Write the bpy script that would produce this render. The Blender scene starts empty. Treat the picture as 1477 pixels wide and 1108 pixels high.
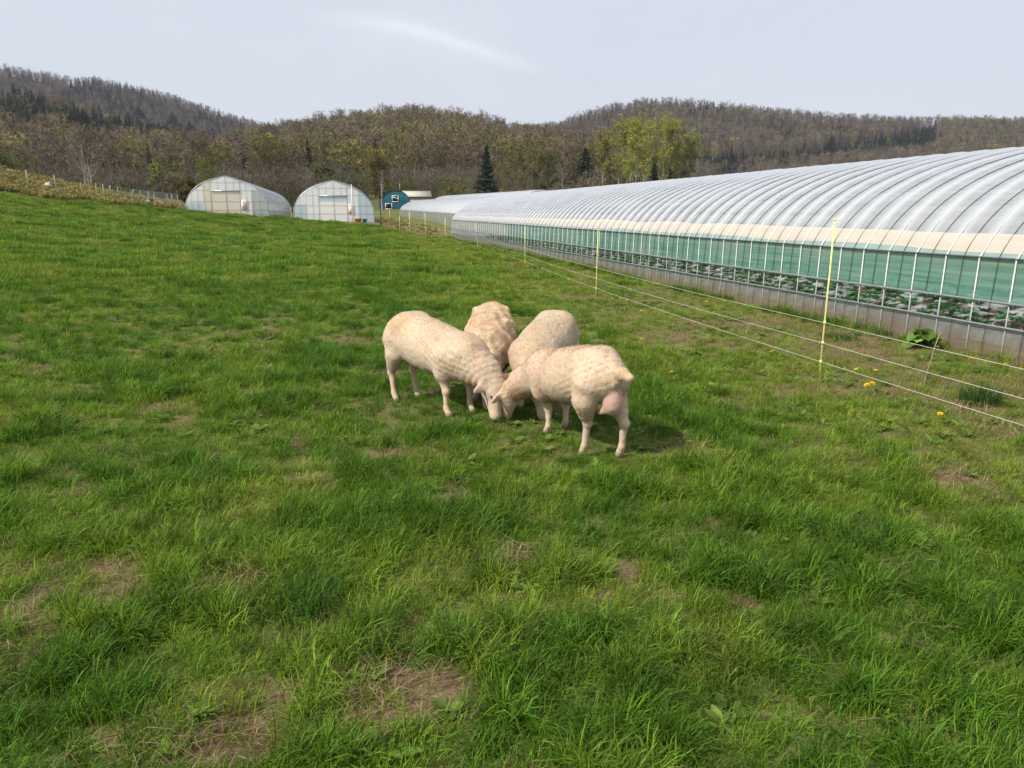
import bpy, math, random
import numpy as np
from mathutils import Vector, Matrix

R = math.radians
scene = bpy.context.scene
COL = scene.collection

# ------------------------------------------------------------------ camera
F_PX, PW, PH = 1095.0, 1477.0, 1108.0
PITCH = R(12.8)
EYE = 1.5
cam_data = bpy.data.cameras.new('camera')
cam_data.sensor_width = 36.0
cam_data.lens = 36.0 * F_PX / PW
cam_data.clip_start = 0.05
cam_data.clip_end = 6000.0
cam = bpy.data.objects.new('camera', cam_data)
cam.location = (0, 0, EYE)
cam.rotation_euler = (math.pi / 2 - PITCH, 0, 0)
COL.objects.link(cam)
scene.camera = cam

# ------------------------------------------------------------------ sky and sun
SUN_EL = R(44)
SUN_AZ = math.atan2(-0.78, -0.62)          # compass direction of the sun, x = sin, y = cos
world = bpy.data.worlds.new('World')
scene.world = world
world.use_nodes = True
wn, wl = world.node_tree.nodes, world.node_tree.links
wn.clear()
w_out = wn.new('ShaderNodeOutputWorld')
w_bg = wn.new('ShaderNodeBackground')
w_bg.inputs['Strength'].default_value = 0.1
sky = wn.new('ShaderNodeTexSky')
sky.sky_type = 'NISHITA'
sky.sun_disc = False
sky.sun_elevation = SUN_EL
sky.sun_rotation = SUN_AZ
sky.air_density = 1.0
sky.dust_density = 2.0
sky.ozone_density = 1.5
# thin high overcast veil, with one brighter wisp of cirrus
w_tc = wn.new('ShaderNodeTexCoord')
veil = wn.new('ShaderNodeMix'); veil.data_type = 'RGBA'
veil.inputs[0].default_value = 0.86
veil.inputs[7].default_value = (5.95, 6.2, 6.85, 1)
wl.new(sky.outputs[0], veil.inputs[6])
w_map = wn.new('ShaderNodeMapping')
w_map.inputs['Scale'].default_value = (1.6, 1.6, 4.5)
w_map.inputs['Rotation'].default_value = (0, R(14), 0)
w_noise = wn.new('ShaderNodeTexNoise')
w_noise.inputs['Scale'].default_value = 1.7
w_noise.inputs['Detail'].default_value = 7
w_noise.inputs['Roughness'].default_value = 0.55
wl.new(w_tc.outputs['Generated'], w_map.inputs[0])
wl.new(w_map.outputs[0], w_noise.inputs['Vector'])
w_ramp = wn.new('ShaderNodeMapRange')
w_ramp.inputs[1].default_value = 0.40
w_ramp.inputs[2].default_value = 0.78
w_ramp.inputs[3].default_value = 0.0
w_ramp.inputs[4].default_value = 0.35
wl.new(w_noise.outputs[0], w_ramp.inputs[0])
cl = wn.new('ShaderNodeMix'); cl.data_type = 'RGBA'
cl.inputs[7].default_value = (6.5, 6.75, 7.4, 1)
wl.new(w_ramp.outputs[0], cl.inputs[0])
wl.new(veil.outputs[2], cl.inputs[6])

def sky_dir(px, py):
    a = (px - PW / 2) / F_PX
    b = -(py - PH / 2) / F_PX
    d = Vector((a, math.cos(PITCH) + b * math.sin(PITCH), -math.sin(PITCH) + b * math.cos(PITCH)))
    return d.normalized()

def wisp(p0, p1, width, amount, prev, breakup):
    """a streak of cirrus lying along the arc of sky between two directions"""
    a, b = sky_dir(*p0), sky_dir(*p1)
    n = a.cross(b).normalized()
    mid = (a + b).normalized()
    half = a.angle(b) / 2
    t = n.cross(mid).normalized()
    def dot(v):
        q = wn.new('ShaderNodeVectorMath'); q.operation = 'DOT_PRODUCT'
        wl.new(w_tc.outputs['Generated'], q.inputs[0]); q.inputs[1].default_value = v
        return q.outputs['Value']
    def m(op, x, y=None):
        q = wn.new('ShaderNodeMath'); q.operation = op
        for i, v in enumerate((x, y)):
            if v is None: continue
            if isinstance(v, (int, float)): q.inputs[i].default_value = v
            else: wl.new(v, q.inputs[i])
        return q.outputs[0]
    wn2 = wn.new('ShaderNodeTexNoise')
    wn2.inputs['Scale'].default_value = 9
    wn2.inputs['Detail'].default_value = 6
    wl.new(w_tc.outputs['Generated'], wn2.inputs['Vector'])
    off = m('MULTIPLY', m('SUBTRACT', wn2.outputs[0], 0.5), width * 2.2)
    u = m('DIVIDE', dot(t), math.sin(half))
    across = m('DIVIDE', m('ADD', m('ADD', dot(n), off), m('MULTIPLY', m('MULTIPLY', u, u), -width * 0.8)), width)
    ga = m('POWER', 2.71828, m('MULTIPLY', m('MULTIPLY', across, across), -1.0))
    u4 = m('MULTIPLY', m('MULTIPLY', u, u), m('MULTIPLY', u, u))
    gu = m('POWER', 2.71828, m('MULTIPLY', u4, -1.2))
    front = m('GREATER_THAN', dot(mid), 0.0)
    fac = m('MULTIPLY', m('MULTIPLY', ga, gu), m('MULTIPLY', front, amount))
    fac = m('MULTIPLY', fac, m('ADD', m('MULTIPLY', wn2.outputs[0], breakup), 1 - breakup * 0.5))
    mx = wn.new('ShaderNodeMix'); mx.data_type = 'RGBA'
    mx.inputs[7].default_value = (7.6, 7.75, 8.2, 1)
    wl.new(fac, mx.inputs[0]); wl.new(prev, mx.inputs[6])
    return mx.outputs[2]

c_out = wisp((478, 14), (770, 92), 0.008, 0.44, cl.outputs[2], 0.8)
c_out = wisp((490, 42), (720, 88), 0.035, 0.12, c_out, 0.6)
wl.new(c_out, w_bg.inputs['Color'])
wl.new(w_bg.outputs[0], w_out.inputs['Surface'])

sun_data = bpy.data.lights.new('sun', 'SUN')
sun_data.energy = 4.1
sun_data.angle = R(1.5)
sun_data.color = (1.0, 0.93, 0.82)
sun = bpy.data.objects.new('sun', sun_data)
COL.objects.link(sun)
sd = Vector((math.sin(SUN_AZ) * math.cos(SUN_EL), math.cos(SUN_AZ) * math.cos(SUN_EL), math.sin(SUN_EL)))
sun.rotation_euler = sd.to_track_quat('Z', 'Y').to_euler()
sun.location = sd * 60

scene.view_settings.view_transform = 'Standard'
scene.view_settings.look = 'None'
scene.view_settings.gamma = 1.0
scene.view_settings.exposure = 0.36
scene.render.engine = 'CYCLES'
scene.cycles.use_denoising = True
scene.cycles.max_bounces = 8
scene.cycles.diffuse_bounces = 3
scene.cycles.glossy_bounces = 3
scene.cycles.transmission_bounces = 5
scene.cycles.transparent_max_bounces = 16
scene.cycles.volume_bounces = 1
scene.cycles.caustics_reflective = False
scene.cycles.caustics_refractive = False

# ------------------------------------------------------------------ helpers: numbers
def vn(x, y, seed=0):
    """2-D value noise, 0..1"""
    x = np.asarray(x, float); y = np.asarray(y, float)
    xi = np.floor(x).astype(np.int64); yi = np.floor(y).astype(np.int64)
    fx = x - xi; fy = y - yi
    fx = fx * fx * (3 - 2 * fx); fy = fy * fy * (3 - 2 * fy)
    def h(a, b):
        n = (a * 374761393 + b * 668265263 + seed * 974711) & 0x7fffffff
        n = ((n ^ (n >> 13)) * 1274126177) & 0x7fffffff
        n = n ^ (n >> 16)
        return (n & 0xffff) / 65535.0
    return (h(xi, yi) * (1 - fx) + h(xi + 1, yi) * fx) * (1 - fy) + (h(xi, yi + 1) * (1 - fx) + h(xi + 1, yi + 1) * fx) * fy

def fbm(x, y, seed=0, octv=4):
    s = 0; a = 0.5; t = 0
    for i in range(octv):
        s = s + a * vn(np.asarray(x) * 2 ** i + 17.3 * i, np.asarray(y) * 2 ** i - 9.1 * i, seed + i); t += a; a *= 0.5
    return s / t

def vn3(p, seed=0):
    i = np.floor(p).astype(np.int64); f = p - i; f = f * f * (3 - 2 * f)
    def h(a, b, c):
        n = (a * 374761393 + b * 668265263 + c * 1440662683 + seed * 974711) & 0x7fffffff
        n = ((n ^ (n >> 13)) * 1274126177) & 0x7fffffff
        n = n ^ (n >> 16)
        return (n & 0xffff) / 65535.0
    r = 0
    for dx in (0, 1):
        wx = f[:, 0] if dx else 1 - f[:, 0]
        for dy in (0, 1):
            wy = f[:, 1] if dy else 1 - f[:, 1]
            for dz in (0, 1):
                wz = f[:, 2] if dz else 1 - f[:, 2]
                r = r + wx * wy * wz * h(i[:, 0] + dx, i[:, 1] + dy, i[:, 2] + dz)
    return r

def sstep(a, b, x):
    t = np.clip((np.asarray(x, float) - a) / (b - a), 0, 1)
    return t * t * (3 - 2 * t)

# ------------------------------------------------------------------ helpers: meshes
def mesh_np(name, verts, quads=None, tris=None, mats=(), smooth=False, midx=None, attrs=None):
    me = bpy.data.meshes.new(name)
    v = np.asarray(verts, np.float32).reshape(-1, 3)
    q = np.zeros((0, 4), np.int32) if quads is None or len(quads) == 0 else np.asarray(quads, np.int32).reshape(-1, 4)
    t = np.zeros((0, 3), np.int32) if tris is None or len(tris) == 0 else np.asarray(tris, np.int32).reshape(-1, 3)
    me.vertices.add(len(v)); me.vertices.foreach_set('co', v.ravel())
    nl = q.size + t.size
    me.loops.add(nl)
    me.loops.foreach_set('vertex_index', np.concatenate([q.ravel(), t.ravel()]).astype(np.int32))
    me.polygons.add(len(q) + len(t))
    ls = np.concatenate([np.arange(len(q)) * 4, q.size + np.arange(len(t)) * 3]).astype(np.int32)
    me.polygons.foreach_set('loop_start', ls)
    if midx is not None:
        me.polygons.foreach_set('material_index', np.asarray(midx, np.int32))
    me.update(calc_edges=True)
    if smooth:
        me.polygons.foreach_set('use_smooth', np.ones(len(q) + len(t), bool))
    for m in mats: me.materials.append(m)
    for k, a in (attrs or {}).items():
        a = np.asarray(a, np.float32)
        if a.ndim == 1:
            at = me.attributes.new(k, 'FLOAT', 'POINT'); at.data.foreach_set('value', a)
        elif a.shape[1] == 3:
            at = me.attributes.new(k, 'FLOAT_VECTOR', 'POINT'); at.data.foreach_set('vector', a.ravel())
        else:
            at = me.attributes.new(k, 'FLOAT_COLOR', 'POINT'); at.data.foreach_set('color', a.ravel())
    return me

class MB:
    """collects shapes for ONE mesh"""
    def __init__(s): s.v = []; s.q = []; s.t = []; s.qm = []; s.tm = []; s.n = 0; s.a = []
    def add(s, v, q=None, t=None, m=0, a=0.0):
        v = np.asarray(v, float).reshape(-1, 3)
        s.v.append(v); s.a.append(np.full(len(v), a) if np.isscalar(a) else np.asarray(a, float))
        if q is not None and len(q):
            q = np.asarray(q).reshape(-1, 4) + s.n; s.q.append(q); s.qm.append(np.full(len(q), m))
        if t is not None and len(t):
            t = np.asarray(t).reshape(-1, 3) + s.n; s.t.append(t); s.tm.append(np.full(len(t), m))
        s.n += len(v)
    def tube(s, pts, r, n=6, m=0, cap=True, a=0.0):
        p = np.asarray(pts, float); k = len(p)
        r = np.full(k, r) if np.isscalar(r) else np.asarray(r, float)
        d = np.gradient(p, axis=0) if k > 2 else np.repeat(p[1:2] - p[0:1], 2, 0)
        d /= np.linalg.norm(d, axis=1)[:, None] + 1e-12
        up = np.array([0, 0, 1.0]) if abs(d[0, 2]) < 0.9 else np.array([1.0, 0, 0])
        u = np.cross(d[0], up); u /= np.linalg.norm(u)
        ang = np.arange(n) * 2 * np.pi / n
        V = []
        for i in range(k):
            u = u - d[i] * np.dot(u, d[i]); u /= np.linalg.norm(u) + 1e-12
            w = np.cross(d[i], u)
            V.append(p[i] + r[i] * (np.cos(ang)[:, None] * u + np.sin(ang)[:, None] * w))
        V = np.concatenate(V)
        i = np.arange(k - 1)[:, None] * n; j = np.arange(n)[None, :]; j2 = (j + 1) % n
        q = np.stack([i + j, i + j2, i + n + j2, i + n + j], -1).reshape(-1, 4)
        t = None
        if cap:
            c0 = len(V); V = np.concatenate([V, p[:1], p[-1:]])
            j = np.arange(n); j2 = (j + 1) % n
            t = np.concatenate([np.stack([j2, j, np.full(n, c0)], -1), np.stack([(k - 1) * n + j, (k - 1) * n + j2, np.full(n, c0 + 1)], -1)])
        s.add(V, q, t, m, a)
    def box(s, c, size, rot=None, m=0, bevel=0.0):
        sx, sy, sz = [x / 2 for x in size]
        v = np.array([[x, y, z] for z in (-sz, sz) for y in (-sy, sy) for x in (-sx, sx)])
        if rot is not None:
            v = v @ np.array(rot.to_3x3()).T
        v = v + np.asarray(c)
        s.add(v, [[0, 2, 3, 1], [4, 5, 7, 6], [0, 1, 5, 4], [2, 6, 7, 3], [0, 4, 6, 2], [1, 3, 7, 5]], m=m)
    def ell(s, c, r, nu=12, nv=8, m=0, rot=None, a=0.0):
        th = np.linspace(0, np.pi, nv + 1)[1:-1]; ph = np.arange(nu) * 2 * np.pi / nu
        V = np.stack([np.sin(th)[:, None] * np.cos(ph), np.sin(th)[:, None] * np.sin(ph), np.repeat(np.cos(th)[:, None], nu, 1)], -1).reshape(-1, 3)
        V = np.concatenate([V, [[0, 0, 1]], [[0, 0, -1]]]) * np.asarray(r)
        if rot is not None: V = V @ np.array(rot.to_3x3()).T
        V = V + np.asarray(c)
        i = np.arange(nv - 2)[:, None] * nu; j = np.arange(nu)[None]; j2 = (j + 1) % nu
        q = np.stack([i + j, i + nu + j, i + nu + j2, i + j2], -1).reshape(-1, 4)
        j = np.arange(nu); j2 = (j + 1) % nu; T = (nv - 1) * nu
        t = np.concatenate([np.stack([np.full(nu, T), j, j2], -1), np.stack([np.full(nu, T + 1), (nv - 2) * nu + j2, (nv - 2) * nu + j], -1)])
        s.add(V, q, t, m, a)
    def lathe(s, prof, n=20, c=(0, 0, 0), m=0):
        p = np.asarray(prof, float); k = len(p); ang = np.arange(n) * 2 * np.pi / n
        V = np.stack([p[:, 0:1] * np.cos(ang), p[:, 0:1] * np.sin(ang), np.repeat(p[:, 1:2], n, 1)], -1).reshape(-1, 3) + np.asarray(c)
        i = np.arange(k - 1)[:, None] * n; j = np.arange(n)[None]; j2 = (j + 1) % n
        s.add(V, np.stack([i + j, i + j2, i + n + j2, i + n + j], -1).reshape(-1, 4), m=m)
    def grid(s, G, m=0, a=0.0):
        G = np.asarray(G, float); h, w = G.shape[:2]
        i = np.arange(h - 1)[:, None] * w; j = np.arange(w - 1)[None]
        s.add(G.reshape(-1, 3), np.stack([i + j, i + j + 1, i + w + j + 1, i + w + j], -1).reshape(-1, 4), m=m, a=a)
    def mesh(s, name, mats, smooth=False, attr=None):
        v = np.concatenate(s.v)
        q = np.concatenate(s.q) if s.q else None; t = np.concatenate(s.t) if s.t else None
        mi = np.concatenate((s.qm if s.q else []) + (s.tm if s.t else []))
        return mesh_np(name, v, q, t, mats, smooth, mi, {attr: np.concatenate(s.a)} if attr else None)
    def build(s, name, mats, parent=None, smooth=False, attr=None):
        mats = mats if isinstance(mats, (list, tuple)) else [mats]
        return link(name, s.mesh(name, mats, smooth, attr), parent)

def link(name, me, parent=None, loc=None):
    o = bpy.data.objects.new(name, me); COL.objects.link(o)
    if parent is not None: o.parent = parent
    if loc is not None: o.location = loc
    return o

def tag(o, label=None, cat=None, group=None, kind=None):
    if label: o['label'] = label
    if cat: o['category'] = cat
    if group: o['group'] = group
    if kind: o['kind'] = kind
    return o

def empty(name, loc=(0, 0, 0), rz=0.0, **k):
    o = bpy.data.objects.new(name, None); COL.objects.link(o)
    o.location = loc; o.rotation_euler = (0, 0, rz); o.empty_display_size = 0.2
    return tag(o, **k)

def copy_tree(o, parent=None):
    c = o.copy(); COL.objects.link(c); c.parent = parent
    for ch in list(o.children): copy_tree(ch, c)
    return c

# ------------------------------------------------------------------ helpers: materials
class NT:
    def __init__(s, name):
        s.m = bpy.data.materials.new(name); s.m.use_nodes = True
        s.t = s.m.node_tree; s.t.nodes.clear()
        s.out = s.n('ShaderNodeOutputMaterial')
    def n(s, typ, **k):
        x = s.t.nodes.new(typ)
        for a, b in k.items(): setattr(x, a, b)
        return x
    def l(s, a, b): s.t.links.new(a, b)
    def set(s, sock, v):
        if hasattr(v, 'is_output') or isinstance(v, bpy.types.NodeSocket): s.l(v, sock)
        elif isinstance(v, (tuple, list)) and len(v) == 3 and sock.type == 'RGBA': sock.default_value = (*v, 1)
        else: sock.default_value = v
    def math(s, op, a, b=0.0, clamp=False):
        x = s.n('ShaderNodeMath', operation=op, use_clamp=clamp); s.set(x.inputs[0], a); s.set(x.inputs[1], b); return x.outputs[0]
    def mix(s, f, a, b, blend='MIX'):
        x = s.n('ShaderNodeMix', data_type='RGBA', blend_type=blend); s.set(x.inputs[0], f); s.set(x.inputs[6], a); s.set(x.inputs[7], b); return x.outputs[2]
    def rng(s, v, a, b, c=0.0, d=1.0):
        x = s.n('ShaderNodeMapRange'); s.set(x.inputs[0], v)
        for i, q in enumerate((a, b, c, d)): s.set(x.inputs[i + 1], q)
        return x.outputs[0]
    def coord(s, which='Object'): return s.n('ShaderNodeTexCoord').outputs[which]
    def mapv(s, v, scale=(1, 1, 1), rot=(0, 0, 0), loc=(0, 0, 0)):
        x = s.n('ShaderNodeMapping'); s.l(v, x.inputs[0]); x.inputs['Scale'].default_value = scale; x.inputs['Rotation'].default_value = rot; x.inputs['Location'].default_value = loc
        return x.outputs[0]
    def noise(s, v=None, scale=5, detail=4, rough=0.55, dist=0.0):
        x = s.n('ShaderNodeTexNoise')
        if v is not None: s.l(v, x.inputs['Vector'])
        x.inputs['Scale'].default_value = scale; x.inputs['Detail'].default_value = detail; x.inputs['Roughness'].default_value = rough; x.inputs['Distortion'].default_value = dist
        return x.outputs[0]
    def attr(s, name, typ='GEOMETRY', out='Fac'):
        x = s.n('ShaderNodeAttribute', attribute_name=name, attribute_type=typ); return x.outputs[out]
    def rand(s): return s.n('ShaderNodeObjectInfo').outputs['Random']
    def bump(s, h, strength=0.4, dist=0.01):
        x = s.n('ShaderNodeBump'); s.l(h, x.inputs['Height']); x.inputs['Strength'].default_value = strength; x.inputs['Distance'].default_value = dist; return x.outputs[0]
    def bsdf(s, col, rough=0.7, spec=0.3, normal=None, metal=0.0, **k):
        x = s.n('ShaderNodeBsdfPrincipled'); s.set(x.inputs['Base Color'], col); s.set(x.inputs['Roughness'], rough)
        s.set(x.inputs['Specular IOR Level'], spec); s.set(x.inputs['Metallic'], metal)
        if normal is not None: s.l(normal, x.inputs['Normal'])
        for a, b in k.items(): s.set(x.inputs[a], b)
        return x.outputs[0]
    def shmix(s, f, a, b):
        x = s.n('ShaderNodeMixShader'); s.set(x.inputs[0], f); s.l(a, x.inputs[1]); s.l(b, x.inputs[2]); return x.outputs[0]
    def transl(s, col):
        x = s.n('ShaderNodeBsdfTranslucent'); s.set(x.inputs[0], col); return x.outputs[0]
    def transp(s, col=(1, 1, 1)):
        x = s.n('ShaderNodeBsdfTransparent'); s.set(x.inputs[0], col); return x.outputs[0]
    def done(s, sh): s.l(sh, s.out.inputs['Surface']); return s.m

def simple(name, col, rough=0.6, spec=0.3, metal=0.0, var=0.25, scale=6.0, bump=0.0):
    t = NT(name); co = t.coord()
    n = t.noise(co, scale, 5)
    c = t.mix(t.rng(n, 0.3, 0.7), tuple(x * (1 - var) for x in col), tuple(min(1, x * (1 + var)) for x in col))
    nm = t.bump(t.noise(co, scale * 6, 4), bump, 0.01) if bump else None
    return t.done(t.bsdf(c, rough, spec, nm, metal))

def tinted(name, rough=0.8, transl=0.0, var=0.35, spec=0.15, gain=1.0):
    """colour comes from the instance's or object's own 'tint'; every leaf or twig varies a little"""
    t = NT(name)
    c = t.attr('tint', 'INSTANCER', 'Color')
    b = t.attr('shade')
    v = t.rng(b, 0, 1, gain * (1 - var), gain * (1 + var))
    r = t.rng(t.rand(), 0, 1, 0.82, 1.18)
    col = t.mix(1.0, c, t.math('MULTIPLY', v, r), 'MULTIPLY')
    sh = t.bsdf(col, rough, spec)
    if transl: sh = t.shmix(transl, sh, t.transl(col))
    return t.done(sh)

# scatter: one 'stuff' object of many instances
PROTO = {}
def proto_collection(name, meshes):
    c = bpy.data.collections.new(name)
    for i, me in enumerate(meshes):
        o = bpy.data.objects.new('%s.%03d' % (name, i), me); c.objects.link(o)
    return c

def scatter(name, coll, pts, idx, rotz, scale, tint, tilt=None, parent=None):
    n = len(pts)
    rot = np.zeros((n, 3)); rot[:, 2] = rotz
    if tilt is not None: rot[:, :2] = tilt
    scale = np.asarray(scale, float)
    if scale.ndim == 1: scale = np.repeat(scale[:, None], 3, 1)
    tint4 = np.concatenate([np.asarray(tint, float), np.ones((n, 1))], 1)
    me = mesh_np(name, pts, attrs={'pick': np.asarray(idx, float), 'turn': rot, 'size': scale, 'tint': tint4})
    o = link(name, me, parent)
    ng = bpy.data.node_groups.new('scatter', 'GeometryNodeTree')
    ng.interface.new_socket('Geometry', in_out='INPUT', socket_type='NodeSocketGeometry')
    ng.interface.new_socket('Geometry', in_out='OUTPUT', socket_type='NodeSocketGeometry')
    N, L = ng.nodes, ng.links
    gi = N.new('NodeGroupInput'); go = N.new('NodeGroupOutput')
    ci = N.new('GeometryNodeCollectionInfo'); ci.inputs['Collection'].default_value = coll
    ci.inputs['Separate Children'].default_value = True; ci.inputs['Reset Children'].default_value = True
    ip = N.new('GeometryNodeInstanceOnPoints'); ip.inputs['Pick Instance'].default_value = True
    def na(nm, typ):
        a = N.new('GeometryNodeInputNamedAttribute'); a.data_type = typ; a.inputs['Name'].default_value = nm
        return a.outputs['Attribute']
    fi = N.new('FunctionNodeFloatToInt'); L.new(na('pick', 'FLOAT'), fi.inputs[0])
    er = N.new('FunctionNodeEulerToRotation'); L.new(na('turn', 'FLOAT_VECTOR'), er.inputs[0])
    L.new(gi.outputs[0], ip.inputs['Points']); L.new(ci.outputs[0], ip.inputs['Instance'])
    L.new(fi.outputs[0], ip.inputs['Instance Index']); L.new(er.outputs[0], ip.inputs['Rotation'])
    L.new(na('size', 'FLOAT_VECTOR'), ip.inputs['Scale'])
    L.new(ip.outputs[0], go.inputs[0])
    md = o.modifiers.new('scatter', 'NODES'); md.node_group = ng
    return o

# ------------------------------------------------------------------ the lie of the land
CP, SP = math.cos(PITCH), math.sin(PITCH)
def row_to_tan(row):
    """tangent of the elevation (over forward depth) that a photo row looks along"""
    b = -(np.asarray(row, float) - PH / 2) / F_PX
    return (-SP + b * CP) / (CP + b * SP)
def px_to_x(px, y, z=0.0):
    dep = y * CP - (z - EYE) * SP
    return (np.asarray(px, float) - PW / 2) / F_PX * dep
def project(x, y, z):
    dep = y * CP - (z - EYE) * SP; b = y * SP + (z - EYE) * CP
    return PW / 2 + F_PX * x / dep, PH / 2 - F_PX * b / dep
def on_ground(px, py, h=0.0):
    """flat-ground point under a photo pixel"""
    t = float(row_to_tan(py)); y = (EYE - h) / -t
    return float(px_to_x(px, y, h)), y

AX = R(13.3)
UX, UY = -math.sin(AX), math.cos(AX)        # along the tunnels
VX, VY = math.cos(AX), math.sin(AX)         # across, to the right
def to_sv(x, y): return x * UX + y * UY, x * VX + y * VY

HILLS = [  # (foot depth, crest depth, tree height allowed, [(px, row of tree tops)])
 ('far_left', 520, 900, 10, [(-500, 190), (-250, 120), (-100, 108), (0, 104), (45, 95), (90, 106), (115, 112), (160, 112), (190, 118), (230, 128), (270, 140), (310, 154), (350, 167), (385, 178), (420, 186), (520, 215), (640, 260), (760, 300)]),
 ('near_left', 200, 440, 9, [(-700, 160), (-400, 125), (-200, 112), (0, 122), (60, 135), (100, 145), (150, 160), (200, 176), (300, 200), (400, 226), (480, 250), (560, 285), (640, 306)]),
 ('middle', 195, 400, 9, [(240, 290), (300, 225), (350, 194), (400, 187), (440, 180), (480, 173), (520, 166), (560, 161), (600, 160), (650, 165), (690, 172), (720, 178), (745, 186), (790, 192), (840, 205), (890, 225), (950, 250), (1050, 285), (1100, 304)]),
 ('right', 420, 800, 9, [(560, 300), (660, 230), (720, 200), (760, 186), (800, 180), (840, 164), (890, 151), (920, 146), (970, 145), (1010, 148), (1050, 153), (1100, 158), (1150, 164), (1200, 168), (1300, 172), (1400, 171), (1440, 173), (1477, 171), (1600, 165), (1900, 170), (2300, 230)]),
]
def valley(y): return np.interp(y, [0, 42, 58, 90, 125, 150, 190, 240, 6000], [0, 0, .65, 1.0, 1.7, 3.3, 7.0, 8.0, 8.0])
def hill_z(x, y, which=None):
    y = np.asarray(y, float); x = np.asarray(x, float)
    px = PW / 2 + 1122.0 * x / np.maximum(y, 1.0)
    z = np.zeros(np.broadcast(x, y).shape)
    for nm, b, c, th, prof in HILLS:
        if which and nm != which: continue
        rows = np.interp(px, [p[0] for p in prof], [p[1] for p in prof])
        zc = np.maximum(EYE + row_to_tan(rows) * c - th - 8.0, 0)
        t = np.clip((y - b) / (c - b), 0, None)
        up = np.where(t <= 1, 0.25 * t * t + 0.75 * t, 1 - np.clip((t - 1) * 0.8, 0, 1))
        z = np.maximum(z, zc * np.maximum(up, 0))
    return np.where(y > 150, z, 0)
def gz(x, y):
    x = np.asarray(x, float); y = np.asarray(y, float)
    left = np.clip(-x, 0, 34)
    a = 5.66e-4 * left ** 2.5 * (1 - sstep(50, 78, y)) * sstep(-6, 8, y)
    z = valley(y) + a
    near = 1 - sstep(30, 60, np.hypot(x, y))
    z = z + near * (0.05 * (fbm(x * 0.45, y * 0.45, 3, 3) - 0.5))
    return z + hill_z(x, y)
def gz_fine(x, y):
    near = 1 - sstep(9, 22, np.hypot(x, y))
    return gz(x, y) + near * 0.045 * (fbm(np.asarray(x) * 3.1, np.asarray(y) * 3.1, 11, 3) - 0.5)
def gzf(x, y): return float(gz_fine(x, y))

# far edge of the pasture, as depth along the view for each photo column
EDGE_PX = [-600, 0, 100, 190, 280, 400, 470, 540, 575, 610, 655, 690, 760, 2500]
EDGE_Y  = [40,   44, 46, 48.5, 51.5, 53.5, 54, 53, 49, 45, 41.5, 34, 26, 26]
def in_pasture(x, y):
    px = PW / 2 + 1122.0 * x / np.maximum(y, 0.5)
    s, v = to_sv(x, y)
    e = np.interp(px, EDGE_PX, EDGE_Y) + 1.6 * (vn(x * .6, y * .6, 5) - .5)
    right = (v > 3.5) & (s < 43.5)
    return np.where(right, v < 6.70, y < e)
FENCE_V = 4.55                       # the electric fence runs along the long tunnel at this distance
BARE = [(400, 1040, .40, .11), (330, 1075, .30, .09), (530, 1025, .34, .10), (650, 1015, .26, .09), (330, 850, .20, .11), (140, 812, .15, .07), (40, 950, .16, .09), (480, 1020, .52, .17), (620, 1000, .34, .13), (350, 1065, .32, .10), (430, 1050, .25, .08), (1300, 1040, .09, .06),
        (740, 812, .16, .09), (910, 828, .16, .10), (645, 722, .16, .12), (560, 655, .25, .12), (1205, 830, .14, .06), (425, 640, .2, .12), (365, 600, .2, .12), (440, 690, .2, .1), (470, 890, .16, .07), (1060, 870, .14, .08), (950, 700, .15, .1),
        (860, 1010, .1, .06), (1240, 780, .14, .07), (230, 590, .3, .2), (80, 690, .2, .12), (1450, 620, .3, .2), (1370, 690, .25, .15), (1080, 590, .25, .15), (1000, 650, .2, .12), (590, 890, .1, .06), (760, 730, .15, .06), (500, 495, .4, .25)]
_bare = [(*on_ground(a, b), c, d) for a, b, c, d in BARE]
def bare_mask(x, y):
    """0 = thick grass, 1 = bare earth and straw"""
    x = np.asarray(x, float); y = np.asarray(y, float)
    wob = 0.10 * (fbm(x * 5, y * 5, 31, 3) - .5); wob2 = 0.10 * (fbm(x * 5 + 50, y * 5, 32, 3) - .5)
    brk = fbm(x * 7, y * 7, 37, 3)
    m = np.zeros(np.broadcast(x, y).shape)
    for bx, by, rx, ry in _bare:
        d = ((x + wob - bx) / (rx * .62)) ** 2 + ((y + wob2 - by) / (ry * .95)) ** 2
        m = np.maximum(m, (1 - sstep(0.35, 1.6, d)) * sstep(.24, .46, brk))
    n = fbm(x * 1.7, y * 1.7, 21, 4)
    m = np.maximum(m, 0.55 * sstep(0.69, 0.78, n) * (1 - 0.8 * sstep(10, 22, y)))
    s, v = to_sv(x, y)
    yard = sstep(FENCE_V - 1.6, FENCE_V - .2, v) * (s < 45)
    m = np.maximum(m, yard * 0.55 * sstep(.42, .66, fbm(x * 1.1, y * 1.1, 44, 4)))
    return m
def yellow_mask(x, y):
    """0 = lush dark green, 1 = thin yellowish green"""
    s, v = to_sv(x, y)
    yard = sstep(FENCE_V - 2.6, FENCE_V - .6, v)
    n = .45 * fbm(np.asarray(x) * .7, np.asarray(y) * .7, 61, 3) + .55 * fbm(np.asarray(x) * 2.4, np.asarray(y) * 2.4, 64, 3)
    far = sstep(7, 20, y) * 0.12
    return np.clip(0.85 * sstep(.38, .66, n) * (1 - .4 * yard) + .55 * yard + far - .05, 0, 1)
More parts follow.
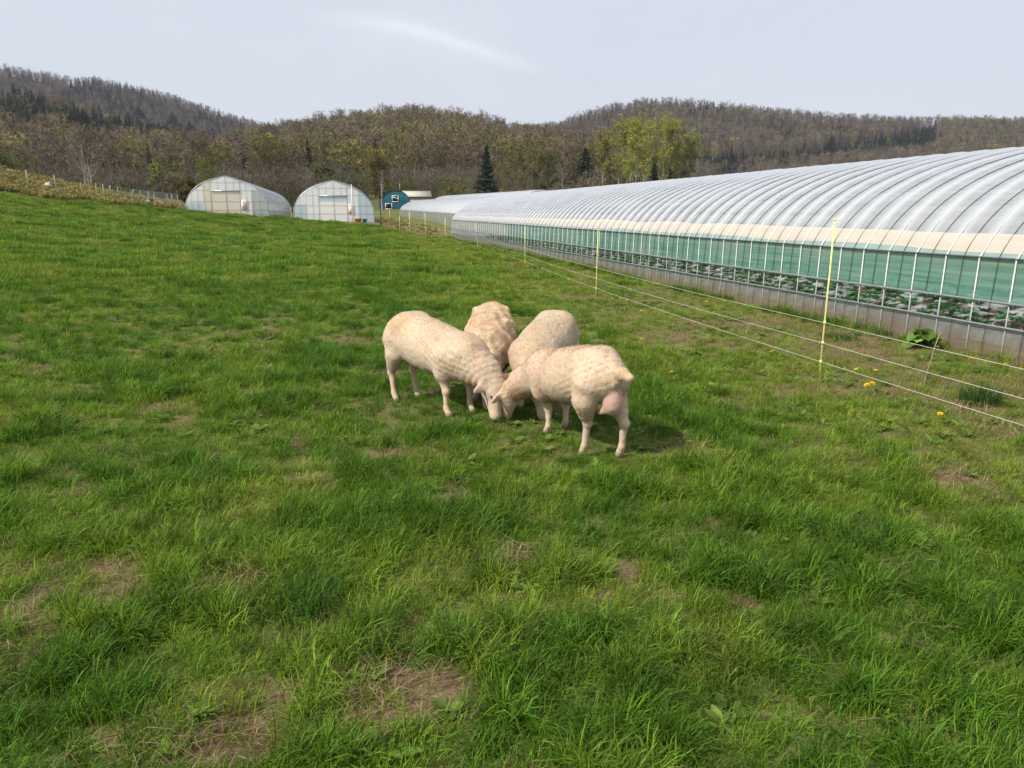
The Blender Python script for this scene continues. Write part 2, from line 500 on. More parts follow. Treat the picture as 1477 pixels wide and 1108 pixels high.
# ------------------------------------------------------------------ materials
def mat_ground():
    t = NT('ground_mix'); co = t.coord()
    bare = t.attr('bare'); dry = t.attr('dry'); far = t.attr('far')
    n1 = t.noise(co, 9, 8, .65); n2 = t.noise(co, 55, 6, .7); n3 = t.noise(co, 0.5, 5, .6)
    soil = t.mix(t.rng(n1, .3, .7), (.070, .042, .027), (.150, .096, .060))
    straw = t.mix(t.rng(n2, .35, .65), (.11, .078, .045), (.34, .25, .15))
    earth = t.mix(t.rng(t.noise(co, 5, 6, .7), .42, .6), soil, straw)
    moss = t.mix(t.rng(n2, .3, .7), (.045, .095, .010), (.115, .190, .020))
    moss = t.mix(t.rng(n3, .35, .65), moss, t.mix(t.rng(n2, .3, .7), (.07, .11, .015), (.16, .20, .03)))
    thatch = t.mix(t.rng(n1, .35, .65), earth, moss)
    fine = t.rng(t.noise(co, 70, 5, .7), .44, .58)
    c = t.mix(bare, t.mix(fine, thatch, t.mix(t.rng(n1, .4, .62), moss, straw)), earth)
    drys = t.mix(t.rng(n1, .3, .7), (.10, .07, .04), (.24, .185, .10))
    c = t.mix(dry, c, drys)
    fv = t.noise(co, 0.09, 6, .6)
    fcol = t.mix(t.rng(fv, .35, .65), (.07, .11, .022), (.17, .15, .065))
    c = t.mix(far, c, fcol)
    h = t.math('ADD', t.noise(co, 40, 6, .7), t.math('MULTIPLY', t.noise(co, 9, 4), 1.5))
    return t.done(t.bsdf(c, .95, .1, t.bump(h, .9, .02)))

def mat_hill():
    t = NT('forest_floor'); co = t.coord()
    n = t.noise(co, .05, 7, .65)
    c = t.mix(t.rng(n, .3, .7), (.050, .038, .026), (.105, .080, .055))
    return t.done(t.bsdf(c, 1.0, .0))

def mat_grass():
    t = NT('grass_blade')
    c = t.attr('tint', 'INSTANCER', 'Color'); b = t.attr('shade'); h = t.attr('along')
    v = t.rng(b, 0, 1, .55, 1.5)
    col = t.mix(1.0, c, v, 'MULTIPLY')
    dead = t.mix(t.rng(b, 0, 1), (.20, .15, .075), (.42, .34, .19))
    col = t.mix(t.attr('dead'), col, dead)
    col = t.mix(t.rng(h, .0, .35, .55, 0), col, t.mix(1.0, col, (1.6, 1.25, .9), 'MULTIPLY'))
    return t.done(t.shmix(.36, t.bsdf(col, .5, .18), t.transl(t.mix(1.0, col, (1.25, 1.25, .7), 'MULTIPLY'))))

M = {}
M['ground'] = mat_ground(); M['hill'] = mat_hill(); M['grass'] = mat_grass()
M['wood'] = tinted('bark', rough=.9, var=.3)
M['twig'] = tinted('twigs', rough=.9, var=.4)
M['leaf'] = tinted('young_leaves', rough=.6, transl=.35, var=.4)
M['needle'] = tinted('needles', rough=.7, var=.5)
M['steel'] = simple('galvanised_pipe', (.42, .44, .46), .42, .5, .75, .2, 20)
M['steel_dark'] = simple('weathered_pipe', (.13, .14, .15), .5, .4, .5, .3, 20)
M['black'] = simple('black_band', (.022, .022, .024), .55, .3)
M['pole_yellow'] = simple('yellow_fibreglass', (.74, .68, .28), .4, .4, 0, .08, 30)
M['orange'] = simple('orange_plastic', (.85, .27, .06), .4, .4, 0, .1, 12)
M['blue'] = simple('blue_plastic', (.04, .22, .60), .4, .4, 0, .1, 12)
M['white'] = simple('white_paint', (.78, .78, .75), .5, .3, 0, .08, 8)
M['red'] = simple('red_paint', (.60, .05, .05), .5, .3, 0, .1, 8)
M['barn'] = simple('teal_sheet', (.012, .115, .17), .45, .4, 0, .3, 1.2)
M['dark'] = simple('dark_opening', (.012, .011, .012), .7, .2)
M['post'] = simple('weathered_stake', (.33, .31, .27), .8, .2, 0, .25, 9)
M['rope'] = simple('white_polywire', (.66, .65, .62), .6, .2, 0, .1, 200)
M['stone'] = simple('pale_stone', (.45, .43, .38), .9, .1, 0, .3, 5, .5)
M['hoof'] = simple('hoof', (.10, .08, .065), .6, .3, 0, .3, 30)
M['eye'] = simple('eye', (.012, .010, .008), .15, .6)

def film(name, col, clear, trl=.55, gloss=.25, crest=False, splash=False, dirt=.5, streak=(3, .5, 3), rough=.22, tcol=(.9, .95, .95), warm=None):
    """thin plastic sheet: partly clear, milky, with a sheen that grows toward grazing angles"""
    t = NT(name); co = t.coord()
    n = t.noise(t.mapv(co, streak), 1.3, 6, .6)
    n2 = t.noise(co, 2.2, 5, .6)
    c = t.mix(t.math('MULTIPLY', t.rng(n, .3, .75), dirt), col, tuple(x * .72 for x in col))
    if splash:
        sep = t.n('ShaderNodeSeparateXYZ'); t.l(co, sep.inputs[0])
        hgt = t.math('ADD', sep.outputs[2], t.math('MULTIPLY', t.noise(t.mapv(co, (1, 2.5, .5)), 2.0, 6, .7), -.30))
        c = t.mix(t.rng(hgt, .13, -.03), c, t.mix(n2, (.34, .26, .18), (.46, .37, .27)))
    if warm: c = t.mix(t.rng(n2, .35, .7), c, warm)
    body = t.shmix(trl, t.bsdf(c, .8, .0), t.transl(c))
    see = t.math('MULTIPLY', t.rng(n, .25, .75, 1.2, .75), clear, True)
    if crest: see = t.math('MULTIPLY', see, t.rng(t.attr('on_pipe'), 0, 1, 1.0, .50), True)
    sh = t.shmix(see, body, t.transp(tcol))
    lw = t.n('ShaderNodeLayerWeight'); lw.inputs[0].default_value = .5
    fres = t.math('ADD', t.math('MULTIPLY', t.math('POWER', lw.outputs['Facing'], 4.0), .85), .045)
    wr = t.noise(t.mapv(co, (1, 2.5, 1)), 4.5, 4, .6)
    g = t.n('ShaderNodeBsdfGlossy'); g.inputs['Roughness'].default_value = rough; g.inputs['Color'].default_value = (1, 1, 1, 1)
    bp = t.bump(wr, .35, .02); t.l(bp, g.inputs['Normal'])
    return t.done(t.shmix(t.math('ADD', fres, gloss * .2, True), sh, g.outputs[0]))
M['film'] = film('roof_film', (.93, .96, 1.0), .62, .28, crest=True, tcol=(.86, .93, .98))
M['film_white'] = film('white_film', (.92, .94, .97), .12, .35, dirt=.25)
M['film_house'] = film('house_film', (.94, .96, .98), .28, .62, dirt=.2)
M['film_end'] = film('end_wall_film', (.96, .97, .97), .10, .45, dirt=.25, streak=(1.5, 1, 2))
M['film_cream'] = film('cream_sheet', (.92, .81, .67), .14, .4, dirt=.5, streak=(.8, .5, 9))
M['film_blue'] = film('bluish_film', (.62, .75, .83), .12, .40, dirt=.3)
M['film_skirt'] = film('skirt_film', (.44, .45, .46), .26, dirt=.6, streak=(2, .6, 6), rough=.3, splash=True)
M['gable_cream'] = film('gable_sheet', (.98, .96, .91), .02, .40, dirt=.15, streak=(.7, .6, 2))

def mat_teal():
    t = NT('teal_side_net'); co = t.coord()
    n = t.noise(t.mapv(co, (3, .35, 14)), 2.0, 6, .65)
    n2 = t.noise(t.mapv(co, (1, .25, 1)), 1.2, 4, .6)
    c = t.mix(t.rng(n, .3, .7), (.085, .28, .21), (.29, .51, .42))
    c = t.mix(t.math('MULTIPLY', t.rng(n2, .5, .75), .5), c, (.50, .58, .52))
    sh = t.shmix(.4, t.bsdf(c, .6, .2), t.transl(c))
    sh = t.shmix(.24, sh, t.transp((.7, .95, .85)))
    g = t.n('ShaderNodeBsdfGlossy'); g.inputs['Roughness'].default_value = .3
    lw = t.n('ShaderNodeLayerWeight'); lw.inputs[0].default_value = .5
    return t.done(t.shmix(t.math('ADD', t.math('MULTIPLY', t.math('POWER', lw.outputs['Facing'], 4.0), .5), .03), sh, g.outputs[0]))
M['teal'] = mat_teal()

def mat_sheep():
    t = NT('shorn_wool'); co = t.coord()
    c = t.attr('coat', 'GEOMETRY', 'Color'); wool = t.attr('wool')
    n1 = t.noise(co, 4.5, 5, .6); n2 = t.noise(t.mapv(co, (10, 36, 22), (0, .5, 0)), 2.2, 5, .65); n3 = t.noise(co, 120, 3, .7)
    col = t.mix(t.math('MULTIPLY', t.rng(n1, .42, .68), .55), c, t.mix(1.0, c, (.92, .80, .62), 'MULTIPLY'))
    col = t.mix(t.math('MULTIPLY', t.rng(n2, .48, .74), t.math('MULTIPLY', wool, .30)), col, t.mix(1.0, c, (.70, .60, .47), 'MULTIPLY'))
    col = t.mix(t.math('MULTIPLY', t.rng(n3, .3, .7), .25), col, t.mix(1.0, c, (1.15, 1.15, 1.13), 'MULTIPLY'))
    h = t.math('ADD', t.math('MULTIPLY', n2, t.math('MULTIPLY', wool, .8)), t.math('MULTIPLY', n3, .35))
    sh = t.bsdf(col, .9, .12, t.bump(h, .5, .008), **{'Sheen Weight': .25, 'Sheen Roughness': .5})
    return t.done(sh)
M['sheep'] = mat_sheep()
def mat_fleece():
    t = NT('wool_fibre'); c = t.attr('coat', 'GEOMETRY', 'Color')
    return t.done(t.shmix(.25, t.bsdf(c, .9, .1), t.transl(c)))
M['fleece'] = mat_fleece()

# ------------------------------------------------------------------ the ground: one sheet to the horizon
def build_ground():
    rad = [0.0]; r = 0.25
    while r < 185: rad.append(r); r *= 1.012 if r > 1.2 else 1.12
    rad += [187, 215, 260, 330, 420, 560, 750, 1000, 1400, 2000, 3000, 5000]
    rad = np.array(rad[1:])
    fa = np.radians(np.arange(-58, 58.01, .3)); ba = np.radians(np.arange(61, 300, 3.5))
    ang = np.concatenate([fa, ba])
    X = rad[:, None] * np.sin(ang); Y = rad[:, None] * np.cos(ang)
    Z = gz_fine(X, Y)
    far_out = rad[:, None] > 186
    hz = hill_z(X, Y)
    Z = np.where(far_out, np.minimum(Z - hz, 7.5) - 2.5 * (hz > 0), Z)
    Z = np.where(Y < -20, np.minimum(Z, .5), Z)
    n = len(ang); k = len(rad)
    i = np.arange(k - 1)[:, None] * n; j = np.arange(n)[None]; j2 = (j + 1) % n
    q = np.stack([i + j, i + n + j, i + n + j2, i + j2], -1).reshape(-1, 4)
    V = np.stack([X, Y, Z], -1).reshape(-1, 3)
    V = np.concatenate([V, [[0, 0, float(gz_fine(0, 0))]]])
    t = np.stack([np.arange(n), (np.arange(n) + 1) % n, np.full(n, len(V) - 1)], -1)[:, ::-1]
    x, y = V[:, 0], V[:, 1]
    past = in_pasture(x, y); s, v = to_sv(x, y)
    bare = bare_mask(x, y)
    strip = (~past) & (np.hypot(x, y) < 66) & (y > 25) & (v < 6)
    dry = strip * sstep(.25, .55, fbm(x * .5, y * .5, 71, 4) + .1)
    inside = (v > 6.72) & (s < 45)
    dry = np.where(inside, .55, dry); bare = np.where(inside, .9, bare)
    far = sstep(58, 75, y)
    me = mesh_np('ground', V, q, t, [M['ground']], True, attrs={'bare': bare, 'dry': dry, 'far': far})
    return tag(link('ground', me), kind='structure')
build_ground()

def build_hills():
    u = np.linspace(-900, 2400, 331); y = np.concatenate([np.linspace(170, 460, 60), np.linspace(470, 960, 50), np.linspace(1000, 1500, 8)])
    Y, U = np.meshgrid(y, u, indexing='ij')
    X = (U - PW / 2) / 1122.0 * Y
    Z = gz(X, Y) + 3.0 * (fbm(X * .03, Y * .03, 8, 4) - .5) * sstep(200, 260, Y) - 1.2 * (1 - sstep(180, 215, Y))
    mb = MB(); mb.grid(np.stack([X, Y, Z], -1))
    return tag(mb.build('hills', M['hill'], smooth=True), kind='structure')
build_hills()

# ------------------------------------------------------------------ grass
def tuft(rng, nb, spread, hmin, hmax, wid, lean=.55, dead=.05, flat=0.0, leafy=0.0):
    V = []; Q = []; T = []; sh = []; al = []; de = []; n0 = 0
    for k in range(nb):
        a = rng.uniform(0, 2 * np.pi); r = spread * np.sqrt(rng.uniform())
        b = np.array([r * np.cos(a), r * np.sin(a), -.012])
        d = rng.uniform(0, 2 * np.pi) if rng.uniform() < .5 else a + rng.normal(0, .6)
        h = rng.uniform(hmin, hmax); isd = rng.uniform() < dead
        le = abs(rng.normal(0, lean)) + .10 + flat
        w = wid * rng.uniform(.6, 1.3)
        dirv = np.array([np.cos(d), np.sin(d), 0]); side = np.array([-np.sin(d + .5), np.cos(d + .5), 0])
        P = []
        for t, ww in ((0, .8), (.4, 1.0), (.75, .7), (1.0, 0)):
            bend = le * t ** 1.7
            p = b + dirv * h * (np.sin(min(bend, 1.9)) * t) + np.array([0, 0, h * t * np.cos(min(bend, 1.75))])
            p[2] = max(p[2], .004 + .01 * rng.uniform()) if t > 0 else p[2]
            P.append((p, ww * w, t))
        for p, ww, t in P[:3]:
            V += [p - side * ww / 2, p + side * ww / 2]; al += [t, t]
        V.append(P[3][0]); al.append(1)
        Q += [[n0, n0 + 1, n0 + 3, n0 + 2], [n0 + 2, n0 + 3, n0 + 5, n0 + 4]]; T.append([n0 + 4, n0 + 5, n0 + 6])
        s = rng.uniform(); sh += [s] * 7; de += [1.0 if isd else 0.0] * 7; n0 += 7
    return mesh_np('grass_tuft', np.array(V), Q, T, [M['grass']], True, attrs={'shade': np.array(sh), 'along': np.array(al), 'dead': np.array(de)})

def build_grass():
    rng = np.random.default_rng(7)
    near = [tuft(rng, 50, .08, .05, .14, .0042, .95, 0, flat=.12) for _ in range(4)]
    near += [tuft(rng, 60, .065, .08, .19, .0048, .85, 0, flat=.10) for _ in range(3)]
    near += [tuft(rng, 60, .095, .025, .08, .0034, .9, .04) for _ in range(3)]
    coll = proto_collection('grass_tuft', near)
    wide = [tuft(rng, 70, .17, .035, .10, .0065, .7, .05) for _ in range(5)] + [tuft(rng, 80, .13, .06, .15, .007, .6, .03) for _ in range(2)]
    collw = proto_collection('meadow_tuft', wide)
    straw = [tuft(rng, 16, .09, .05, .16, .003, .4, 1.0, flat=1.35) for _ in range(4)]
    colls = proto_collection('straw_tuft', straw)
    def ring(r0, r1, dens, half):
        n = int(half * (r1 * r1 - r0 * r0) * dens)
        r = np.sqrt(rng.uniform(r0 * r0, r1 * r1, n)); a = rng.uniform(-half, half, n)
        return r * np.sin(a), r * np.cos(a)
    def colour(x, y, ye, n):
        lush = np.array([.076, .168, .013]); mid = np.array([.128, .218, .019]); yel = np.array([.198, .252, .038])
        t = np.clip(ye + rng.normal(0, .18, n), 0, 1)[:, None]
        c = np.where(t < .5, lush + (mid - lush) * t * 2, mid + (yel - mid) * (t - .5) * 2)
        return c * rng.uniform(.62, 1.42, (n, 1))
    keepout = np.array([(-.615, 5.775), (.39, 4.8), (-.2, 6.3), (.25, 5.93)])
    XS = []; 
    # near and middle distance
    P, I, Ro, S, Ti = [], [], [], [], []
    for r0, r1, dens in ((1.0, 4.5, 400), (4.5, 8.5, 240), (8.5, 17, 90)):
        x, y = ring(r0, r1, dens, R(50)); n = len(x)
        ok = in_pasture(x, y); ba = bare_mask(x, y); ye = yellow_mask(x, y)
        s, v = to_sv(x, y); yard = sstep(FENCE_V - 2.2, FENCE_V - .3, v)
        clump = fbm(x * 3.4, y * 3.4, 91, 3)
        ok &= rng.uniform(size=n) > np.clip(ba * .98, 0, .86)
        ok &= rng.uniform(size=n) > .12 * yard
        tall = sstep(.46, .66, clump) * (1 - .75 * yard) * (1 - .6 * ba)
        kd = np.min(np.hypot(x[:, None] - keepout[:, 0], y[:, None] - keepout[:, 1]), 1)
        tall = tall * sstep(.4, 1.0, kd)
        idx = np.where(tall > .55, rng.integers(4, 7, n), np.where(tall > .2, rng.integers(0, 4, n), rng.integers(7, 10, n)))
        idx = np.where(rng.uniform(size=n) < .42, rng.integers(0, 4, n), idx)
        sc = (.62 + .20 * tall + rng.uniform(-.14, .18, n)) * (1 + .012 * np.hypot(x, y)) * (1 - .12 * yard) * (1 - .25 * (kd < .6))
        ye = np.clip(ye - .28 * tall + .25 * ba, 0, 1)
        c = colour(x, y, ye, n)
        z = gz_fine(x, y)
        P.append(np.stack([x, y, z], 1)[ok]); I.append(idx[ok]); S.append(sc[ok]); Ti.append(c[ok])
    P, I, S, Ti = map(np.concatenate, (P, I, S, Ti)); n = len(P)
    o = scatter('meadow_grass', coll, P, I, rng.uniform(0, 6.28, n), S, Ti, tilt=rng.normal(0, .16, (n, 2)))
    tag(o, 'green pasture grass growing in uneven tufts', 'grass', kind='stuff')
    # ranker grass and weeds along the foot of the long tunnel
    s = rng.uniform(3.5, 43.5, 900); v = 6.68 - np.abs(rng.normal(0, .10, 900)); x = s * UX + v * VX; y = s * UY + v * VY; n = 900
    ok = rng.uniform(size=n) < sstep(.35, .6, fbm(s * .8, v * 0, 19, 3)); x, y = x[ok], y[ok]; n = len(x)
    o = scatter('verge_grass', coll, np.stack([x, y, gz_fine(x, y)], 1), rng.integers(3, 7, n), rng.uniform(0, 6.28, n), rng.uniform(.6, 1.35, n), colour(x, y, rng.uniform(0, .8, n), n), tilt=rng.normal(0, .15, (n, 2)))
    tag(o, 'ranker grass growing along the foot of the long tunnel', 'grass', kind='stuff')
    # far pasture
    P, I, S, Ti = [], [], [], []
    for r0, r1, dens in ((16, 30, 34), (30, 60, 15)):
        x, y = ring(r0, r1, dens, R(46)); n = len(x)
        ok = in_pasture(x, y) & (rng.uniform(size=n) > bare_mask(x, y) * .9); ye = yellow_mask(x, y)
        clump = fbm(x * 1.3, y * 1.3, 95, 4); tall = sstep(.52, .68, clump)
        s, v = to_sv(x, y); yard = sstep(FENCE_V - 2.2, FENCE_V - .3, v)
        idx = np.where(tall > .5, rng.integers(5, 7, n), rng.integers(0, 5, n))
        sc = (.95 + .45 * tall + rng.uniform(-.15, .2, n)) * (1 + .008 * y) * (1 - .3 * yard)
        c = colour(x, y, np.clip(ye * .9 + .08 - .30 * tall, 0, 1), n)
        P.append(np.stack([x, y, gz_fine(x, y)], 1)[ok]); I.append(idx[ok]); S.append(sc[ok]); Ti.append(c[ok])
    P, I, S, Ti = map(np.concatenate, (P, I, S, Ti)); n = len(P)
    o = scatter('pasture_grass', collw, P, I, rng.uniform(0, 6.28, n), S, Ti, tilt=rng.normal(0, .1, (n, 2)))
    tag(o, 'short green pasture grass reaching back to the tunnels', 'grass', kind='stuff')
    # dead straw lying on the bare places
    x, y = ring(1.0, 12, 190, R(48)); n = len(x)
    ba = bare_mask(x, y); ok = (rng.uniform(size=n) < .07 + .8 * ba) & in_pasture(x, y)
    x, y = x[ok], y[ok]; n = len(x)
    o = scatter('dry_straw', colls, np.stack([x, y, gz_fine(x, y) + .004], 1), rng.integers(0, 4, n), rng.uniform(0, 6.28, n), rng.uniform(.35, 1.05, n), np.full((n, 3), .2))
    tag(o, 'dead straw lying on the bare patches of earth', 'straw', kind='stuff')
build_grass()
# ------------------------------------------------------------------ sheep
def surface_nets(F, org, h):
    nx, ny, nz = F.shape
    inside = F < 0
    c = [(i, j, k) for i in (0, 1) for j in (0, 1) for k in (0, 1)]
    sub = {o: F[o[0]:nx - 1 + o[0], o[1]:ny - 1 + o[1], o[2]:nz - 1 + o[2]] for o in c}
    cnt = sum((sub[o] < 0).astype(np.int8) for o in c)
    act = (cnt > 0) & (cnt < 8)
    ids = np.full(act.shape, -1, np.int64); A = np.argwhere(act); ids[act] = np.arange(len(A))
    vals = {o: sub[o][act].astype(float) for o in c}
    acc = np.zeros((len(A), 3)); num = np.zeros(len(A))
    for o in c:
        for ax in range(3):
            if o[ax]: continue
            o2 = tuple(o[a] + (a == ax) for a in range(3))
            a, b = vals[o], vals[o2]; cr = (a < 0) != (b < 0)
            t = np.where(cr, a / np.where(cr, a - b, 1), 0)
            p = np.array(o, float)[None].repeat(len(A), 0); p[:, ax] += t
            acc += p * cr[:, None]; num += cr
    V = (A + acc / num[:, None]) * h + org
    Q = []
    for ax in range(3):
        o = [slice(None)] * 3; o2 = [slice(None)] * 3
        o[ax] = slice(0, -1); o2[ax] = slice(1, None)
        a = inside[tuple(o)]; b = inside[tuple(o2)]; e = np.argwhere(a != b)
        u, v = (ax + 1) % 3, (ax + 2) % 3
        ok = (e[:, u] > 0) & (e[:, v] > 0) & (e[:, u] < act.shape[u]) & (e[:, v] < act.shape[v])
        e = e[ok]
        def idx(du, dv):
            q = e.copy(); q[:, u] -= du; q[:, v] -= dv; return ids[q[:, 0], q[:, 1], q[:, 2]]
        q = np.stack([idx(0, 0), idx(1, 0), idx(1, 1), idx(0, 1)], 1)
        fl = a[e[:, 0], e[:, 1], e[:, 2]]
        q[~fl] = q[~fl][:, ::-1]
        Q.append(q)
    Q = np.concatenate(Q); Q = Q[(Q >= 0).all(1)]
    return V, Q

def d_cone(p, a, b, r1, r2):
    a = np.asarray(a, np.float32); b = np.asarray(b, np.float32); ba = b - a
    h = np.clip(((p - a) @ ba) / np.dot(ba, ba), 0, 1)
    return np.linalg.norm(p - a - h[..., None] * ba, axis=-1) - (r1 + (r2 - r1) * h)
def d_ell(p, c, r, rot=None):
    q = p - np.asarray(c, np.float32)
    if rot is not None: q = q @ np.asarray(rot, np.float32)      # columns of rot = axes
    r = np.asarray(r, np.float32)
    k0 = np.linalg.norm(q / r, axis=-1); k1 = np.linalg.norm(q / (r * r), axis=-1)
    return k0 * (k0 - 1) / np.maximum(k1, 1e-6)
def smin(a, b, k):
    h = np.maximum(k - np.abs(a - b), 0) / k
    return np.minimum(a, b) - h * h * k * .25

def d_torso(p, st):
    st = np.asarray(st, float)
    from_x = st[:, 0]
    xs = np.clip(p[..., 0], from_x[0], from_x[-1])
    zc, w, hu, hd, yc = [np.interp(xs, from_x, st[:, i]) for i in (1, 2, 3, 4, 5)]
    dz = p[..., 2] - zc; hh = np.where(dz > 0, hu, hd)
    dx = p[..., 0] - xs
    e = np.sqrt(((p[..., 1] - yc) / w) ** 2 + (dz / hh) ** 2 + 1e-9)
    return ((e - 1) * np.minimum(w, hh) * .92 + np.abs(dx) * .9).astype(np.float32)

def smooth_stations(st, n=60):
    st = np.asarray(st, float); x = np.linspace(st[0, 0], st[-1, 0], n)
    out = np.stack([x] + [np.interp(x, st[:, 0], st[:, i]) for i in range(1, st.shape[1])], 1)
    for _ in range(3):
        out[1:-1, 1:] = (out[:-2, 1:] + 2 * out[1:-1, 1:] + out[2:, 1:]) / 4
    return out

TORSO = [  # x, centre height, half width, half height above, below, sideways
 (-.50, .53, .03, .03, .04, 0), (-.485, .53, .080, .070, .08, 0), (-.45, .53, .112, .092, .105, 0), (-.39, .525, .142, .136, .125, 0),
 (-.28, .508, .166, .186, .160, 0), (-.10, .482, .190, .200, .180, 0), (.08, .468, .192, .190, .182, 0),
 (.22, .462, .178, .178, .175, 0), (.34, .460, .150, .157, .162, 0), (.43, .450, .115, .125, .14, 0), (.49, .445, .07, .075, .09, 0), (.51, .445, .03, .03, .04, 0)]

def sheep(label, loc, heading, scale=1.0, hind=((-.36, .105), (-.36, -.105)), front=((.29, .095), (.29, -.095)), neck=None, poll=(.66, 0, .27), nose=(.70, 0, .055),
          side=None, torso=TORSO, udder=False, tail=True, tag_ear=None, tint=(.60, .455, .315), face=(.58, .45, .34), lumps=0.0, ear_l=None, ear_r=None, seed=1, wrinkle=0.0):
    h = .0085
    lo = np.array([-.64, -.34, -.03]); hi = np.array([.86, .34, .80])
    dims = np.ceil((hi - lo) / h).astype(int)
    g = [lo[i] + np.arange(dims[i]) * h for i in range(3)]
    P = np.stack(np.meshgrid(*g, indexing='ij'), -1).astype(np.float32)
    st = smooth_stations(torso)
    poll = np.array(poll, float); nose = np.array(nose, float)
    a = nose - poll; a /= np.linalg.norm(a)
    s = np.array(side if side is not None else (0, 1, 0), float); s -= a * np.dot(s, a); s /= np.linalg.norm(s)
    f = np.cross(a, s)
    neck = neck or [(.36, 0, .47), (.53, 0, .36)]
    def limb_h(x, y, sg):
        return [((-.33, .085 * sg, .47), (-.315, .108 * sg, .38), .104, .066), ((-.315, .108 * sg, .38), (x - .03, y * .98, .225), .068, .0275),
                ((x - .03, y * .98, .225), (x - .005, y, .07), .0250, .0185), ((x - .005, y, .07), (x + .02, y, .018), .0205, .025)]
    def limb_f(x, y, sg):
        return [((.27, .10 * sg, .43), (.25, .108 * sg, .31), .088, .058), ((.25, .108 * sg, .31), (x - .012, y, .185), .047, .0255),
                ((x - .012, y, .185), (x - .012, y, .065), .0240, .0175), ((x - .012, y, .065), (x + .016, y, .018), .0205, .025)]
    ears = []
    for sg, e in ((1, ear_l), (-1, ear_r)):
        base = poll + s * sg * .060 - a * .012 - f * .012
        d = np.array(e, float) if e is not None else (s * sg * .92 - f * .18 + np.array([0, 0, -.28]))
        d /= np.linalg.norm(d)
        wv = np.cross(d, f); wv /= np.linalg.norm(wv); tv = np.cross(d, wv)
        ears.append((base + d * .055, np.stack([d, wv, tv], 1)))
    def field(P):
        out = {}
        wool = d_torso(P, st)
        for sg in (1, -1): wool = smin(wool, np.linalg.norm(P - np.array((-.245, .086 * sg, .612), np.float32), axis=-1) - .045, .10)
        legs = None; tl = []
        for (x, y), sg in zip(hind, (1, -1)):
            L = limb_h(x, y, sg); wool = smin(wool, smin(d_cone(P, *L[0]), d_cone(P, L[1][0], np.array(L[1][0]) * .45 + np.array(L[1][1]) * .55, .066, .044), .04), .045)
            l = d_cone(P, *L[1])
            for q in L[2:]: l = smin(l, d_cone(P, *q), .016)
            hk = np.array(L[1][1]); l = smin(l, np.linalg.norm(P - (hk + np.array([-.012, 0, 0])).astype(np.float32), axis=-1) - .0255, .02)
            tl.append(l)
        for (x, y), sg in zip(front, (1, -1)):
            L = limb_f(x, y, sg); wool = smin(wool, d_cone(P, *L[0]), .06)
            l = d_cone(P, *L[1])
            for q in L[2:]: l = smin(l, d_cone(P, *q), .014)
            kn = np.array(L[1][1]); l = smin(l, np.linalg.norm(P - (kn + np.array([.008, 0, 0])).astype(np.float32), axis=-1) - .0265, .015)
            tl.append(l)
        n0, n1 = np.array(neck[0]), np.array(neck[1])
        nk = smin(d_cone(P, n0, n1, .150, .108), d_cone(P, n1, poll - a * .01 - f * .015, .105, .078), .05)
        # soft folds across the neck
        if wrinkle:
            ax = (poll - n0) / np.linalg.norm(poll - n0); tt = (P - n0.astype(np.float32)) @ ax.astype(np.float32)
            nk = nk + wrinkle * np.sin(tt * 2 * np.pi / .047 + 2.6 * np.sin(P[..., 1] * 17 + P[..., 2] * 9) + 5 * tt / .3 * tt) * (np.clip((tt - .02) / .1, 0, 1) * np.clip((.42 - tt) / .1, 0, 1))
        wool = smin(wool, nk, .085)
        hd = d_ell(P, poll + a * .015, (.082, .070, .075), np.stack([a, s, f], 1))
        hd = smin(hd, d_cone(P, poll + a * .03 + f * .004, nose - a * .01 + f * .002, .062, .036), .03)
        hd = smin(hd, d_cone(P, poll + a * .055 - f * .045, nose - a * .02 - f * .014, .046, .030), .03)
        hd = smin(hd, d_ell(P, nose, (.038, .040, .034), np.stack([a, s, f], 1)), .02)
        for sg in (1, -1):   # brow over each eye, hollow below
            hd = smin(hd, np.linalg.norm(P - (poll + a * .055 + s * sg * .045 + f * .030).astype(np.float32), axis=-1) - .022, .02)
        er = np.minimum(*[d_ell(P, c, (.066, .030, .0105), r) for c, r in ears])
        head = smin(hd, er, .014)
        tot = wool
        for l in tl: tot = smin(tot, l, .03)
        tot = smin(tot, head, .05)
        out['wool'] = wool; out['leg'] = np.minimum.reduce(tl); out['head'] = head; out['ear'] = er
        if tail:
            tw = smin(d_cone(P, (-.43, 0, .575), (-.53, -.01, .578), .040, .036), d_cone(P, (-.53, -.01, .578), (-.585, -.03, .560), .037, .026), .02)
            tot = smin(tot, tw, .03); out['wool'] = np.minimum(out['wool'], tw)
        if udder:
            ud = smin(d_ell(P, (-.425, -.02, .378), (.068, .060, .080)), d_ell(P, (-.445, -.01, .45), (.042, .038, .09)), .05)
            for sg in (1, -1):
                ud = smin(ud, d_cone(P, (-.39, -.02 + .04 * sg, .322), (-.365, -.02 + .055 * sg, .302), .020, .010), .03)
            tot = smin(tot, ud, .018); out['udder'] = ud
        return tot, out
    F, _ = field(P)
    V, Q = surface_nets(F, lo, h)
    V = V.astype(np.float32)
    _, parts = field(V)
    eps = .006
    G = np.stack([field(V + np.eye(3, dtype=np.float32)[i] * eps)[0] - field(V - np.eye(3, dtype=np.float32)[i] * eps)[0] for i in range(3)], 1)
    N = G / (np.linalg.norm(G, axis=1)[:, None] + 1e-9)
    # keep only the outer surface's single body; relax the grid steps
    nb = np.zeros((len(V), 3)); cn = np.zeros(len(V))
    for i in range(4):
        np.add.at(nb, Q[:, i], V[Q[:, (i + 1) % 4]]); np.add.at(cn, Q[:, i], 1)
        np.add.at(nb, Q[:, i], V[Q[:, (i - 1) % 4]]); np.add.at(cn, Q[:, i], 1)
    thin = np.clip(1 - np.clip(parts['ear'], 0, .02) / .02, 0, 1)
